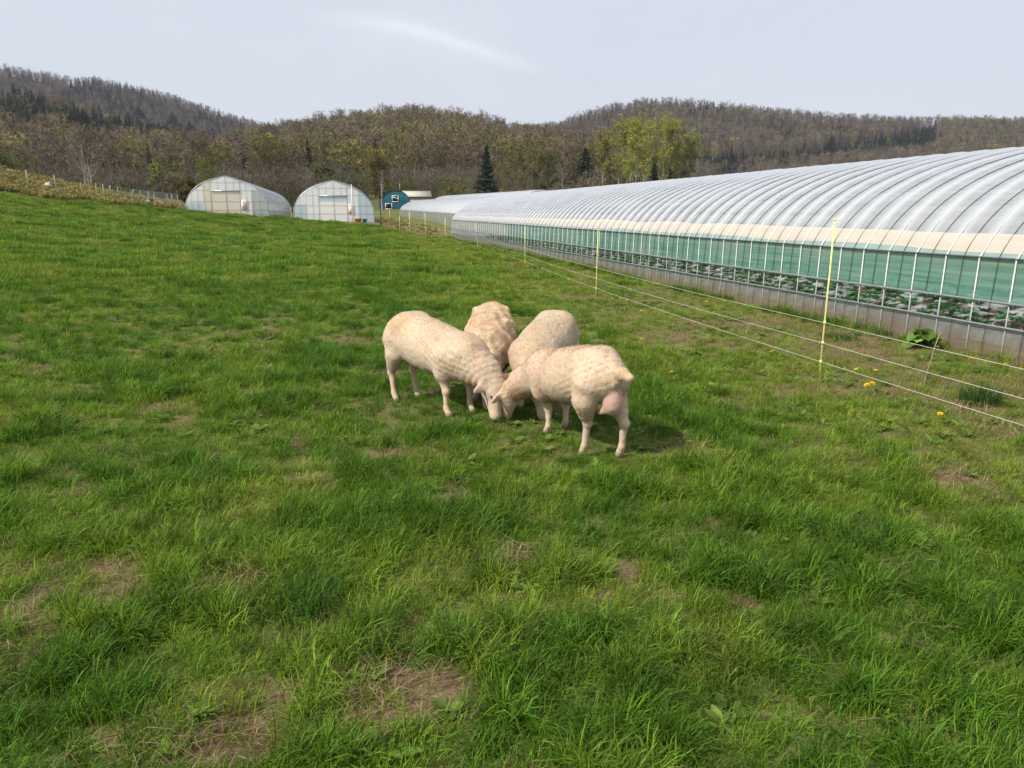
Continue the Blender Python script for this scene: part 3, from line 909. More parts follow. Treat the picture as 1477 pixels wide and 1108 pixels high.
    V = V + ((nb / cn[:, None]) - V) * .5 * (1 - thin)[:, None]
    # coat: where it is wool, short hair, skin, hoof
    def wgt(d, soft): return np.clip(1 - d / soft, 0, 1)
    wl_ = wgt(parts['wool'], .02) * (1 - .95 * wgt(parts['head'], .016)) * (V[:, 2] > .16)
    wl_ = np.where((V[:, 2] < .30) & (parts['leg'] < .004), wl_ * sstep(.2, .30, V[:, 2]), wl_)
    wool_c = np.array(tint); hair = np.array(face)
    C = hair + (wool_c - hair) * wl_[:, None]
    big = vn3(V * 7 + 3, seed)
    C = C * (0.93 + .10 * big[:, None]) * np.array([.98, 1.0, .985])
    pinkish = np.clip((vn3(V * 6 + 40, seed + 2) - .52) * 3, 0, 1) * wl_ * .75 * sstep(.0, .2, V[:, 0])
    C = C * (1 - pinkish[:, None]) + np.array([.56, .36, .28]) * pinkish[:, None]
    # browner, darker wool low on the belly and chest, tan wash along the back
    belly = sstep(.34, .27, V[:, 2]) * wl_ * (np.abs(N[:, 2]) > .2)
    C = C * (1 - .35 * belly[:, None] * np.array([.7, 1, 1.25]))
    tan = np.clip((vn3(V * np.array([5, 9, 5]), seed + 5) - .45) * 2.2, 0, 1) * wl_ * sstep(.48, .62, V[:, 2])
    C = C * (1 - tan[:, None] * np.array([.04, .13, .24]))
    if udder:
        wu = wgt(parts['udder'], .018); C = C * (1 - wu[:, None]) + np.array([.52, .33, .28]) * wu[:, None]; wl_ = wl_ * (1 - wu)
    inner = (np.abs(V[:, 1]) < .10) & (V[:, 0] < -.24) & (V[:, 2] < .42) & (V[:, 2] > .14) & (parts['leg'] < .02) & udder
    C = np.where(inner[:, None], C * .45 + np.array([.55, .35, .29]) * .55, C)
    hoof = sstep(.040, .026, V[:, 2]) * (parts['leg'] < .01)
    C = C * (1 - hoof[:, None]) + np.array([.33, .265, .205]) * hoof[:, None]
    dn = np.linalg.norm(V - (nose + a * .02), axis=1); nz = sstep(.036, .018, dn)
    C = C * (1 - nz[:, None]) + np.array([.42, .29, .25]) * nz[:, None]
    e_in = wgt(parts['ear'], .006) * .35
    C = C * (1 - e_in[:, None]) + np.array([.55, .36, .30]) * e_in[:, None]
    # shearing ridges, lumps and a rough nap, in the surface itself
    ridge = np.sin((V[:, 0] * .55 + V[:, 2] * 1.0 + .06 * vn3(V * 6, seed + 9)) * 2 * np.pi / .042)
    ridge = ridge * np.clip((vn3(V * 5, seed + 11) - .35) * 2.5, 0, 1)
    disp = wl_ * (.0012 * ridge + .0055 * (vn3(V * 9, seed + 1) - .5) + .0034 * (vn3(V * np.array([75, 75, 24]), seed + 6) - .5) + .0022 * (vn3(V * np.array([26, 40, 30]), seed + 2) - .5)) + .003 * (vn3(V * 40, seed + 3) - .5)
    if lumps:
        disp = disp + wl_ * lumps * (np.abs(vn3(V * np.array([9, 11, 8]), seed + 20) - .5) * -2 + .45 + .5 * (vn3(V * 20, seed + 21) - .5))
    V2 = V + N * disp[:, None]
    coat = np.concatenate([np.clip(C, 0, 1), np.ones((len(C), 1))], 1)
    root = empty('sheep', (loc[0], loc[1], float(gz(*loc))), R(heading), label=label, cat='sheep', group='sheep grazing head to head on the pasture')
    root.scale = (scale,) * 3
    me = mesh_np('body', V2, Q, None, [M['sheep']], True, attrs={'coat': coat, 'wool': wl_})
    body = link('body', me, root)
    # the nap: short fibres lying back along the body
    rng = np.random.default_rng(seed)
    q = Q; ar = np.linalg.norm(np.cross(V2[q[:, 2]] - V2[q[:, 0]], V2[q[:, 3]] - V2[q[:, 1]]), axis=1)
    pick = rng.choice(len(q), 60000, p=ar / ar.sum())
    w = rng.dirichlet((1, 1, 1, 1), 60000)
    b = (V2[q[pick]] * w[:, :, None]).sum(1); n = (N[q[pick]] * w[:, :, None]).sum(1); cc = (C[q[pick]] * w[:, :, None]).sum(1); ww = (wl_[q[pick]] * w).sum(1)
    ok = (ww > .25) & (b[:, 2] > .1); b, n, cc, ww = b[ok], n[ok], cc[ok], ww[ok]; k = len(b)
    fl = np.array([-.45, 0, -.8]) + rng.normal(0, .28, (k, 3)) + 1.1 * (np.stack([vn3(b * 16, 81), vn3(b * 16, 82), vn3(b * 16, 83)], 1) - .5); fl -= n * (fl * n).sum(1)[:, None]
    d = n * .24 + fl * .9; d /= np.linalg.norm(d, axis=1)[:, None]
    sd_ = np.cross(d, n); sd_ /= np.linalg.norm(sd_, axis=1)[:, None] + 1e-9
    ln = rng.uniform(.006, .013, (k, 1)) * (.6 + .5 * ww[:, None]) * (1.25 if lumps else 1)
    FV = np.stack([b - sd_ * .0018 - n * .002, b + sd_ * .0018 - n * .002, b + d * ln], 1).reshape(-1, 3)
    fc = np.clip(cc * rng.uniform(.95, 1.04, (k, 1)) * (.92 + .14 * vn3(b * np.array([46, 46, 17]), seed + 70))[:, None], 0, 1); fc = np.concatenate([np.repeat(fc, 3, 0), np.ones((3 * k, 1))], 1)
    link('fleece', mesh_np('fleece', FV, None, np.arange(3 * k).reshape(-1, 3), [M['fleece']], attrs={'coat': fc}), root)
    for sg in (1, -1):
        mb = MB(); mb.ell(poll + a * .062 + s * sg * .0575 + f * .028, (.0135,) * 3, 12, 8)
        mb.build('eye', M['eye'], root, True)
    if tag_ear:
        for sg in tag_ear:
            c, r = ears[0 if sg > 0 else 1]; mb = MB()
            rm = Matrix([list(r[0]), list(r[1]), list(r[2])])
            out = f if np.dot(r[:, 2], f) > 0 else f
            mb.box(c + f * .014 - r[:, 0] * .012, (.044, .036, .005), rm)
            mb.tube([c + f * .018 - r[:, 0] * .012, c - f * .016 - r[:, 0] * .012], .007, 8)
            mb.build('ear_tag', M['orange'], root)
    return root

def tilt_torso(dz_front, belly=0.0, yb=0.0, src=TORSO):
    out = []
    for x, zc, w, hu, hd, yc in src:
        t = sstep(-.25, .45, x)
        out.append((x, zc + dz_front * t, w * (1 + belly * math.exp(-((x + .05) / .2) ** 2)), hu, hd * (1 + .5 * belly * math.exp(-((x + .05) / .2) ** 2)), yc + yb * t * t))
    return out

sheep('cream shorn sheep standing side-on at the left, orange tag in its ear', (-.615, 5.775), -46, 1.045,
      hind=((-.345, .10), (-.36, -.10)), front=((.31, .10), (.285, -.10)), torso=tilt_torso(-.045, .04, .03),
      neck=[(.37, .03, .43), (.51, .055, .335)], poll=(.60, .065, .25), nose=(.628, .055, .045), side=(-.1, .99, 0), tag_ear=(1,), seed=3, wrinkle=.0028,
      tint=(.61, .49, .375), ear_l=(.15, .75, .42), tail=False)
sheep('cream shorn ewe nearest the camera, seen from behind with a pink udder', (.405, 4.80), 115, 1.0,
      hind=((-.244, .062), (-.366, -.132)), front=((.276, .048), (.32, -.11)), torso=tilt_torso(-.05, .06),
      neck=[(.37, .015, .42), (.55, .085, .32)], poll=(.69, .155, .215), nose=(.735, .15, .042), side=(-.15, .98, 0), udder=True, seed=8, tint=(.61, .475, .35), ear_l=(-.3, .75, -.35))
sheep('rough-fleeced sheep facing the camera, half hidden behind the tagged one', (-.19, 6.32), 268, 1.03,
      torso=tilt_torso(-.06, .05), neck=[(.37, 0, .41), (.50, .0, .33)], poll=(.60, .02, .24), nose=(.64, .03, .05), seed=15, lumps=.036, tint=(.60, .46, .32), tail=False)
sheep('smooth tan-backed sheep furthest right, half hidden behind the ewe', (.265, 5.98), 249, 1.02,
      torso=tilt_torso(-.05, .08), neck=[(.35, .03, .41), (.46, .08, .32)], poll=(.54, .14, .235), nose=(.57, .18, .05), side=(-.3, .95, 0), seed=21, tint=(.57, .45, .33), tail=False)
# ------------------------------------------------------------------ film tunnels
def arch(W, H, E, n=30, peak=.12, foot=.05):
    """points of one hoop from the left eave over the ridge to the right eave: (across, up)"""
    P0, P1, P2, P3 = np.array([foot, E]), np.array([W * .075, E + (H - E) * .62]), np.array([W * .27, H - (H - E) * peak]), np.array([W / 2, H])
    t = np.linspace(0, 1, n)[:, None]
    L = (1 - t) ** 3 * P0 + 3 * (1 - t) ** 2 * t * P1 + 3 * (1 - t) * t * t * P2 + t ** 3 * P3
    Rr = L[::-1][1:].copy(); Rr[:, 0] = W - Rr[:, 0]
    return np.concatenate([L, Rr])
def arch_normals(A):
    d = np.gradient(A, axis=0); n = np.stack([-d[:, 1], d[:, 0]], 1)
    return n / np.linalg.norm(n, axis=1)[:, None]

def hoop_mesh(W, H, E, r, mat, n=14, base=0.0, grow=0.0, legs=True):
    A = arch(W, H, E, n); A = A + arch_normals(A) * grow
    pts = [(x, 0, z) for x, z in A]
    if legs: pts = [(0.0, 0, -.3 + base)] + pts + [(W, 0, -.3 + base)]
    mb = MB(); mb.tube(pts, r, 5, cap=False); return mb.mesh('hoop', [mat], True)

def long_tunnel():
    W, H, E = 6.1, 2.38, 1.02; y0, y1, sp = 3.4, 43.6, .46
    fx, fy = 6.74 * VX, 6.74 * VY
    root = empty('polytunnel', (fx, fy, 0), AX, label='very long low film tunnel along the right, teal netting along its side', cat='polytunnel')
    nb = int((y1 - y0) / sp); ys = y0 + sp * np.arange(nb + 1)
    A = arch(W, H, E, 30); Nn = arch_normals(A); per = 8
    yy = np.linspace(ys[0], ys[-1], nb * per + 1)
    ph = (yy - ys[0]) / sp
    bul = .028 * (1 - np.abs(2 * (ph - np.floor(ph)) - 1) ** 1.25) + .006 * (vn(yy * 3, yy * 0, 4) - .5)
    rng = np.random.default_rng(5)
    G = np.zeros((len(yy), len(A), 3))
    for j in range(len(A)):
        w = np.clip((A[j, 1] - E - .24) / .40, 0, 1) ** .7
        dd = .004 + .008 * w + bul * w + .012 * (fbm(yy * 1.6, np.full_like(yy, j * .25), 14, 3) - .5) * w
        G[:, j, 0] = A[j, 0] + Nn[j, 0] * dd; G[:, j, 1] = yy; G[:, j, 2] = A[j, 1] + Nn[j, 1] * dd
    fr_ = ph - np.floor(ph); band = np.clip(1 - np.abs(fr_ - .54) / .24, 0, 1) ** .7
    mb = MB(); mb.grid(G, a=np.repeat(band, len(A))); mb.build('roof_film', M['film'], root, True, 'on_pipe')
    hm = hoop_mesh(W, H, E, .0115, M['pipe_light'], grow=.020, legs=False)
    pb = MB()
    pb.tube([(-.006, 0, -.2), (.022, 0, 1.04)], .0085, 6)
    pmesh = pb.mesh('side_post', [M['pipe_light']], True)
    sm = MB()
    As = A + Nn * .016
    sm.tube([(-.03, 0, .02)] + [(x, 0, z) for x, z in As] + [(W + .03, 0, .02)], .0042, 4, cap=False)
    smesh = sm.mesh('strap', [M['black']], True)
    for k in range(nb):
        link('hoop', hm, root, (0, ys[k] + sp / 2, 0)); link('side_post', pmesh, root, (0, ys[k] + sp / 2, 0))
        link('strap', smesh, root, (0, ys[k], 0))
    # purlins under the film
    for i in (6, 8, 10, 12, 14, 16, 18, 20, 22, 29, 36, 40, 44, 48, 52):
        x, z = A[i] - Nn[i] * .028
        mb = MB(); mb.tube([(x, y0, z), (x, y1, z)], .019, 5); mb.build('purlin', M['purlin'], root)
    L = y1 - y0
    def wall(sx, xoff):
        X = lambda x: xoff + sx * x
        def sheet(nm, z0, z1, mat, x0, x1, wav=.006, ny=220, nz=6, edge=0.0, sd=1, yb=None):
            y = np.linspace(*(yb or (y0, y1)), ny); t = np.linspace(0, 1, nz)
            Gm = np.zeros((ny, nz, 3))
            ed = edge * (fbm(y * .5, y * 0, sd, 4) - .5)
            for j in range(nz):
                Gm[:, j, 0] = X(x0 + (x1 - x0) * t[j] + wav * (fbm(y * 1.4, np.full(ny, t[j] * 2), sd + 3, 3) - .5) * 2)
                Gm[:, j, 1] = y; Gm[:, j, 2] = z0 + (z1 - z0) * t[j] + (ed * (1 - t[j]) if edge else 0)
            m = MB(); m.grid(Gm); return m.build(nm, mat, root, True)
        sheet('skirt_film', -.12, .33, M['film_skirt'], .012, .018, .010, sd=31)
        sheet('side_film', .575, 1.03, M['teal'], .022, .050, .008, edge=.03, sd=41, yb=(y0, 29.5))
        sheet('side_film', .575, 1.03, M['film_green'], .020, .048, .008, edge=.03, sd=41, yb=(29.3, y1))
        for nm, za, zb, mt, off, wv in (('valance', 1.005, 1.14, M['teal_pale'], .007, 0), ('curtain', 1.085, 1.28, M['film_cream'], .012, .07)):
            y = np.linspace(y0, y1, 400); Gm = np.zeros((400, 6, 3)); ed = wv * (fbm(y * .45, y * 0, 51, 4) - .5)
            half = slice(0, len(A) // 2)
            for j, t in enumerate(np.linspace(0, 1, 6)):
                z = za + (zb - za) * t + ed * (1 - t) + .07 * t * (fbm(y * .8, y * 0 + 3, 57, 4) - .5) * (wv > 0)
                Gm[:, j, 0] = X(np.interp(z, A[half, 1], A[half, 0]) - off - .010 * np.clip((z - 1.07) / .2, 0, 1)); Gm[:, j, 1] = y; Gm[:, j, 2] = z
            m = MB(); m.grid(Gm); m.build(nm, mt, root, True)
        for nm, z, r, mt, x in (('rail', .33, .013, M['steel'], -.012), ('roll_pipe', .575, .016, M['steel'], -.006), ('rail', 1.025, .011, M['steel_dark'], .022)):
            y = np.linspace(y0, y1, 60); mb = MB()
            sag = .012 * (fbm(y * .35, y * 0, int(z * 90), 3) - .5)
            mb.tube(np.stack([np.full(60, X(x)), y, z + sag], 1), r, 5); mb.build(nm, mt, root)
    wall(1, 0.0); wall(-1, W)
    for ye in (y1, y0):
        v = [(0, ye, -.1)] + [(x, ye, z) for x, z in A] + [(W, ye, -.1)]
        mid = np.array([[W / 2, ye, .6]]); v = np.concatenate([np.array(v), mid]); k = len(v) - 1
        mb = MB(); mb.add(v, t=[[i, (i + 1) % k, k] for i in range(k)]); mb.build('end_wall', M['film_end'], root)
        for x in (1.5, 2.3, 3.8, 4.6):
            zt = np.interp(x, A[:, 0], A[:, 1]); mb = MB(); mb.tube([(x, ye - .03, -.1), (x, ye - .03, zt)], .014, 5); mb.build('end_post', M['steel_dark'], root)
    return root
M['purlin'] = simple('purlin_pipe', (.09, .10, .11), .5, .4, .3, .2, 20)
M['film_green'] = film('greenish_film', (.58, .66, .61), .25, dirt=.4)
M['pipe_light'] = simple('bright_pipe', (.50, .53, .55), .4, .5, .15, .12, 20)
M['teal_pale'] = film('pale_teal_film', (.50, .70, .64), .12, dirt=.4)
TUN = long_tunnel()

def crops():
    """beds inside the long tunnel: soil, white mulch strips and rows of leaves"""
    rng = np.random.default_rng(33)
    for k, v in enumerate((7.75, 8.75, 9.75, 10.75, 11.75)):
        s = np.linspace(3.8, 43.2, 260); n = len(s); prof = [(-.36, -.05), (-.30, .09), (-.16, .135), (0, .145), (.16, .135), (.30, .09), (.36, -.05)]
        G = np.zeros((n, len(prof), 3))
        for j, (dv, z) in enumerate(prof):
            vv = v + dv + .03 * (vn(s * 3, np.full(n, j), k) - .5); G[:, j, 0] = s * UX + vv * VX; G[:, j, 1] = s * UY + vv * VY
            G[:, j, 2] = z + .035 * (fbm(s * 4, np.full(n, j * .7), 50 + k, 3) - .5)
        mb = MB(); mb.grid(G)
        tag(mb.build('crop_bed', M['mulch'], smooth=True), 'raised crop bed under white mulch inside the long tunnel', 'crop bed', 'crop beds inside the long tunnel')
    leafs = []
    for q in range(3):
        mb = MB()
        for i in range(16):
            a = rng.uniform(0, 6.28); l = rng.uniform(.06, .115); up = rng.uniform(.2, 1.0); w = l * .42
            d = np.array([math.cos(a), math.sin(a), 0]); sd_ = np.array([-d[1], d[0], 0]); b = np.array([0, 0, .0])
            p = [b, b + d * l * .5 - sd_ * w / 2 + [0, 0, l * up * .6], b + d * l + [0, 0, l * up * .7], b + d * l * .5 + sd_ * w / 2 + [0, 0, l * up * .6]]
            mb.add(p, q=[[0, 1, 2, 3]], a=rng.uniform())
        leafs.append(mb.mesh('crop_plant', [M['leaf']], attr='shade'))
    c = proto_collection('crop_plant', leafs)
    P = []
    for v in (7.55, 7.95, 8.55, 8.95, 9.55, 9.95, 10.55, 10.95, 11.55, 11.95):
        for s in np.arange(4, 43, .2):
            if rng.uniform() < .85: 
                ss = s + rng.normal(0, .04); vv = v + rng.normal(0, .04); P.append((ss * UX + vv * VX, ss * UY + vv * VY, .12))
    n = len(P); t = rng.uniform(0, 1, (n, 1))
    o = scatter('crop_plants', c, P, rng.integers(0, 3, n), rng.uniform(0, 6.28, n), rng.uniform(.7, 1.3, n), np.array([.08, .30, .10]) * (1 - t) + np.array([.16, .42, .13]) * t)
    tag(o, 'rows of green seedlings on the beds inside the long tunnel', 'crop', kind='stuff')
def mat_mulch():
    t = NT('mulched_bed'); co = t.coord()
    n = t.noise(co, 3.2, 6, .7); n2 = t.noise(co, 12, 4)
    soil = t.mix(n2, (.05, .035, .022), (.13, .09, .06)); white = t.mix(n2, (.36, .36, .33), (.62, .61, .57))
    return t.done(t.bsdf(t.mix(t.rng(n, .46, .53), soil, white), .8, .2))
M['mulch'] = mat_mulch()
crops()

def side_tunnel(label, v0, s0, s1, z0, z1, W, H, E, nh=18):
    """tunnel seen along its flank, on rising ground"""
    L = s1 - s0
    root = empty('polytunnel', (s0 * UX + v0 * VX, s0 * UY + v0 * VY, z0), AX, label=label, cat='polytunnel')
    up = lambda y: (z1 - z0) * y / L
    A = arch(W, H, E, 20, peak=.06); y = np.linspace(0, L, 50)
    G = np.zeros((50, len(A), 3)); Nn = arch_normals(A)
    for j in range(len(A)):
        dd = .02 * np.abs(np.sin(y * 2.2)) + .03 * (fbm(y * .5, np.full(50, j * .3), 8, 3) - .5)
        G[:, j, 0] = A[j, 0] + Nn[j, 0] * dd; G[:, j, 1] = y; G[:, j, 2] = A[j, 1] + Nn[j, 1] * dd + up(y)
    mb = MB(); mb.grid(G); mb.build('roof_film', M['film_white'], root, True)
    for sx, x0 in ((1, 0), (-1, W)):
        Gm = np.zeros((50, 4, 3))
        for j, t in enumerate(np.linspace(0, 1, 4)):
            Gm[:, j, 0] = x0 + sx * (.02 + .03 * t + .02 * (fbm(y, y * 0 + j, 3, 2) - .5)); Gm[:, j, 1] = y; Gm[:, j, 2] = -.25 + (E + .25) * t + up(y)
        mb = MB(); mb.grid(Gm); mb.build('side_film', M['film_green'], root, True)
    hm = hoop_mesh(W, H, E, .014, M['steel'], 10)
    for k in range(nh): link('hoop', hm, root, (0, L * k / (nh - 1), up(L * k / (nh - 1))))
    for ye in (0, L):
        v = np.array([(0, ye, -.3 + up(ye))] + [(x, ye, z + up(ye)) for x, z in A] + [(W, ye, -.3 + up(ye)), (W / 2, ye, .6 + up(ye))]); k = len(v) - 1
        mb = MB(); mb.add(v, t=[[i, (i + 1) % k, k] for i in range(k)]); mb.build('end_wall', M['film_end'], root)
        for x in np.linspace(.8, W - .8, 6):
            mb = MB(); mb.tube([(x, ye - .03, up(ye) - .1), (x, ye - .03, up(ye) + np.interp(x, A[:, 0], A[:, 1]))], .016, 5); mb.build('end_post', M['steel_dark'], root)
    return root
side_tunnel('short white film tunnel behind the far end of the long one', 8.0, 46.5, 90.0, .50, .85, 5.2, 1.95, .85, 24)
side_tunnel('white film tunnel mostly hidden behind the short tunnel', 11.2, 50.0, 92.0, .55, 1.0, 5.6, 2.35, .8, 12)

def digit_mesh(kind):
    mb = MB()
    if kind == '7':
        out = [(-.13, .26), (.13, .26), (.13, .19), (.02, -.27), (-.06, -.27), (.06, .18), (-.13, .18), (-.13, .26)]
        for a, b in zip(out[:-1], out[1:]): mb.tube([(a[0], 0, a[1]), (b[0], 0, b[1])], .006, 5)
    else:
        for cz, r1 in ((.13, (.10, .11)), (-.13, (.12, .14))):
            for sc in (1.0, .5):
                t = np.linspace(0, 2 * np.pi, 19); mb.tube([(r1[0] * sc * math.cos(q), 0, cz + r1[1] * sc * math.sin(q)) for q in t], .006, 5, cap=False)
    return mb.mesh('digit', [M['red']])

def end_tunnel(label, left_px, right_px, s0, z0, L, H, digit, panels, side_open):
    """a tunnel seen end-on: gable of pipes and film panels, number card, film roof behind"""
    # left and right corners of the gable where the photo rows meet depth s0 along the tunnel direction
    def v_at(px):
        lo, hi = -60.0, 30.0
        for _ in range(60):
            v = (lo + hi) / 2; x = s0 * UX + v * VX; y = s0 * UY + v * VY
            if project(x, y, z0)[0] < px: lo = v
            else: hi = v
        return v
    v0, v1 = v_at(left_px), v_at(right_px); W = v1 - v0; E = .85
    root = empty('polytunnel', (s0 * UX + v0 * VX, s0 * UY + v0 * VY, z0), AX, label=label, cat='polytunnel')
    A = arch(W, H, E, 24, peak=.30, foot=.10); Nn = arch_normals(A); y = np.linspace(0, L, 60)
    G = np.zeros((60, len(A), 3))
    for j in range(len(A)):
        dd = .02 + .02 * np.abs(np.sin(y * 2.4)) + .03 * (fbm(y * .6, np.full(60, j * .3), 18, 3) - .5)
        G[:, j, 0] = A[j, 0] + Nn[j, 0] * dd; G[:, j, 1] = y; G[:, j, 2] = A[j, 1] + Nn[j, 1] * dd
    mb = MB(); mb.grid(G); mb.build('roof_film', M['film_house'], root, True)
    for sx, x0 in ((1, 0), (-1, W)):
        zlo = .55 if side_open else 0
        for nm, za, zb, mt in ((('skirt_film', -.3, .42, M['film_skirt']), ('side_film', .42, E, M['film_green'])) if side_open else (('side_film', -.3, E, M['film_green']),)):
            Gm = np.zeros((40, 4, 3)); yy = np.linspace(0, L, 40)
            for j, t in enumerate(np.linspace(0, 1, 4)):
                Gm[:, j, 0] = x0 + sx * (.03 + .03 * t + .03 * (fbm(yy, yy * 0 + j, 3, 2) - .5)); Gm[:, j, 1] = yy; Gm[:, j, 2] = za + (zb - za) * t
            mb = MB(); mb.grid(Gm); mb.build(nm, mt, root, True)
    hm = hoop_mesh(W, H, E, .02, M['steel'], 14)
    nh = int(L / 1.0)
    for k in range(nh + 1): link('hoop', hm, root, (0, L * k / nh, 0))
    top = lambda x: float(np.interp(x, A[:, 0], A[:, 1]))
    # gable film, cut into the panels the photo shows (different sheets)
    def gable(nm, x0, x1, za, zb, mt, yo=0.0):
        n = 14; xs = np.linspace(x0, x1, n); V = []
        for x in xs:
            t_ = top(x) if .1 < x < W - .1 else E
            V += [(x, yo, za), (x, yo, max(za + .001, min(zb, t_ - .01)))]
        q = [[2 * i, 2 * i + 2, 2 * i + 3, 2 * i + 1] for i in range(n - 1)]
        mb = MB(); mb.add(V, q=q); return mb.build(nm, mt, root)
    for nm, fx0, fx1, za, zb, mt in panels: gable(nm, W * fx0, W * fx1, za, zb, M[mt])
    # frame of pipes
    def pipe(p, q, r=.018, mt='steel_dark', nm='frame_pipe'):
        mb = MB(); mb.tube([p, q], r * (.62 if r < .04 else 1), 6); mb.build(nm, M[mt], root)
    yo = -.03
    for f_, r in ((.085, .011), (.16, .012), (.24, .012), (.315, .020), (.405, .010), (.50, .018), (.595, .010), (.665, .020), (.74, .012), (.82, .012), (.90, .011)):
        x = W * f_; zt = top(x); zl = -.3
        if f_ in (.405, .595): zl = 1.62
        pipe((x, yo, zl), (x, yo, zt), r)
    pipe((W * .315, yo - .02, 1.66), (W * .665, yo - .02, 1.66), .045, 'steel', 'door_lintel')
    for z in (.42, .98, 1.70, 2.2):
        xs = [x for x in np.linspace(0, W, 200) if (top(x) if .1 < x < W - .1 else E) > z]
        pipe((min(xs), yo + .012, z), (max(xs), yo + .012, z), .011)
    # number card
    cardx, cardz = W * .71, .75
    mb = MB(); mb.box((cardx, -.06, cardz), (.36, .012, .66)); card = mb.build('number_card', M['card'], root)
    dg = link('digit', digit_mesh(digit), card, (cardx, -.075, cardz))
    # far gable
    v = np.array([(0, L, -.3)] + [(x, L, z) for x, z in A] + [(W, L, -.3), (W / 2, L, .6)]); k = len(v) - 1
    mb = MB(); mb.add(v, t=[[i, (i + 1) % k, k] for i in range(k)]); mb.build('end_wall', M['film_end'], root)
    return root, v0, W

M['card'] = simple('faded_card', (.74, .70, .62), .6, .2, 0, .1, 4)
M['red'] = simple('faded_red_paint', (.60, .18, .16), .6, .2, 0, .15, 8)
END7 = end_tunnel('film tunnel with the red 7 on its gable, right of the two', 424, 540, 57.0, .92, 24, 2.72, '7',
    [('end_film', 0, .315, 1.05, 9, 'film_end'), ('end_film', 0, .16, -.3, 1.05, 'film_blue'), ('end_film', .16, .315, .42, 1.05, 'gable_cream'), ('end_film', .16, .315, -.3, .42, 'film_white'),
     ('door', .315, .665, -.3, 1.25, 'gable_cream'), ('door', .315, .665, 1.25, 1.66, 'film_blue'), ('end_film', .315, .665, 1.66, 9, 'film_end'), ('end_film', .665, .80, -.3, 9, 'film_white'), ('end_film', .80, 1, -.3, 9, 'film_blue')], False)
END8 = end_tunnel('film tunnel with the red 8 on its gable, left of the two', 268, 388, 55.0, 1.17, 33, 2.62, '8',
    [('end_film', 0, .22, .9, 9, 'film_end'), ('end_film', 0, .22, -.3, .9, 'film_blue'), ('end_film', .22, .315, -.3, 9, 'film_cream'),
     ('door', .315, .665, -.3, 1.66, 'film_cream'), ('end_film', .315, .665, 1.66, 9, 'film_end'), ('end_film', .665, .80, -.3, 1.7, 'gable_cream'), ('end_film', .665, 1, 1.7, 9, 'film_end'), ('end_film', .80, 1, -.3, 1.7, 'film_green')], True)

# ------------------------------------------------------------------ things standing by the tunnels
def tub(label, px, s, col, r, h, row=None):
    y = s; x = px_to_x(px, y, 1.0)
    z = gzf(x, y)
    root = empty('tub', (x, y, z), label=label, cat='tub')
    mb = MB(); mb.lathe([(0, .012), (r * .80, 0), (r, h), (r * 1.06, h), (r * 1.06, h + .03), (r * .96, h + .03), (r * .78, .03), (0, .03)], 18); mb.build('bucket', M[col], root, True)
    for sg in (1, -1):
        mb = MB(); mb.tube([(sg * r * .98, -.06, h * .9), (sg * r * 1.2, -.05, h * .95), (sg * r * 1.2, .05, h * .95), (sg * r * .98, .06, h * .9)], .014, 6); mb.build('grip', M[col], root, True)
    return root
tub('round orange plastic tub at the foot of tunnel 7', 516.5, 55.6, 'orange', .23, .24)
tub('blue plastic tub beside the orange one at tunnel 7', 526, 55.4, 'blue', .15, .24)
tub('wide orange tub on the grass before tunnel 8', 378, 54.0, 'orange', .24, .22)
tub('pale orange tub at the right corner of tunnel 8', 365, 54.2, 'orange', .17, .2)

def stake(name, label, cat, x, y, h, r, mat, lean=(0, 0), knob=False, group=None, clip_z=(), hook=None):
    z = gzf(x, y)
    root = empty(name, (x, y, z), label=label, cat=cat, group=group)
    mb = MB(); mb.tube([(-lean[0] * .06, -lean[1] * .06, -.2), (lean[0] * .5, lean[1] * .5, h * .5), (lean[0], lean[1], h)], [r * 1.05, r, r * .9], 8); mb.build('shaft', M[mat], root, True)
    if knob:
        mb = MB(); mb.ell((lean[0], lean[1], h + .004), (r * 1.5, r * 1.5, r * 1.6), 8, 6); mb.build('cap', M[mat], root, True)
    for cz in clip_z:
        f = cz / h; mb = MB()
        mb.tube([(lean[0] * f, lean[1] * f - r * 1.0, cz - .013), (lean[0] * f, lean[1] * f - r * 2.4, cz), (lean[0] * f, lean[1] * f - r * 1.0, cz + .013)], r * .42, 5)
        mb.tube([(lean[0] * f, lean[1] * f, cz - .016), (lean[0] * f, lean[1] * f, cz + .016)], r * 1.35, 8)
        mb.build('wire_clip', M[mat], root)
    return root

# electric fence in front of the long tunnel
WIRES = (.13, .31, .50)
FP = []
p1 = on_ground(1182, 540)
FP.append((*p1, 1.43, 'tall yellow fence rod nearest the camera, right of the sheep', (.012, 0)))
for (bx, by, tp, lab) in ((859.5, 427, 333, 'yellow fence rod standing second nearest, before the long tunnel'), (757, 383, 326, 'yellow fence rod standing third along from the camera'), (690, 360, 322, 'leaning yellow fence rod near the far corner of the long tunnel')):
    x, y = on_ground(bx, by); hgt = EYE + float(row_to_tan(tp)) * y
    FP.append((x, y, hgt, lab, (-.12 if bx == 690 else .01, 0)))
ROW = []
for (x, y, h, lab, ln) in FP:
    stake('fence_rod', lab, 'fence rod', x, y, h, .0085, 'pole_yellow', ln, True, 'yellow rods of the electric fence', WIRES)
    ROW.append((x, y))
dx, dy = ROW[0][0] - ROW[1][0], ROW[0][1] - ROW[1][1]
nxt = (ROW[0][0] + dx * .62 + .1, ROW[0][1] + dy * .62)
far_rods = [(642, 345, 313, 41), (614, 341, 308, 44), (591, 335, 306, 47), (576, 331, 311, 48.5), (562, 314, 300, 62), (421, 315, 303, 55.2)]
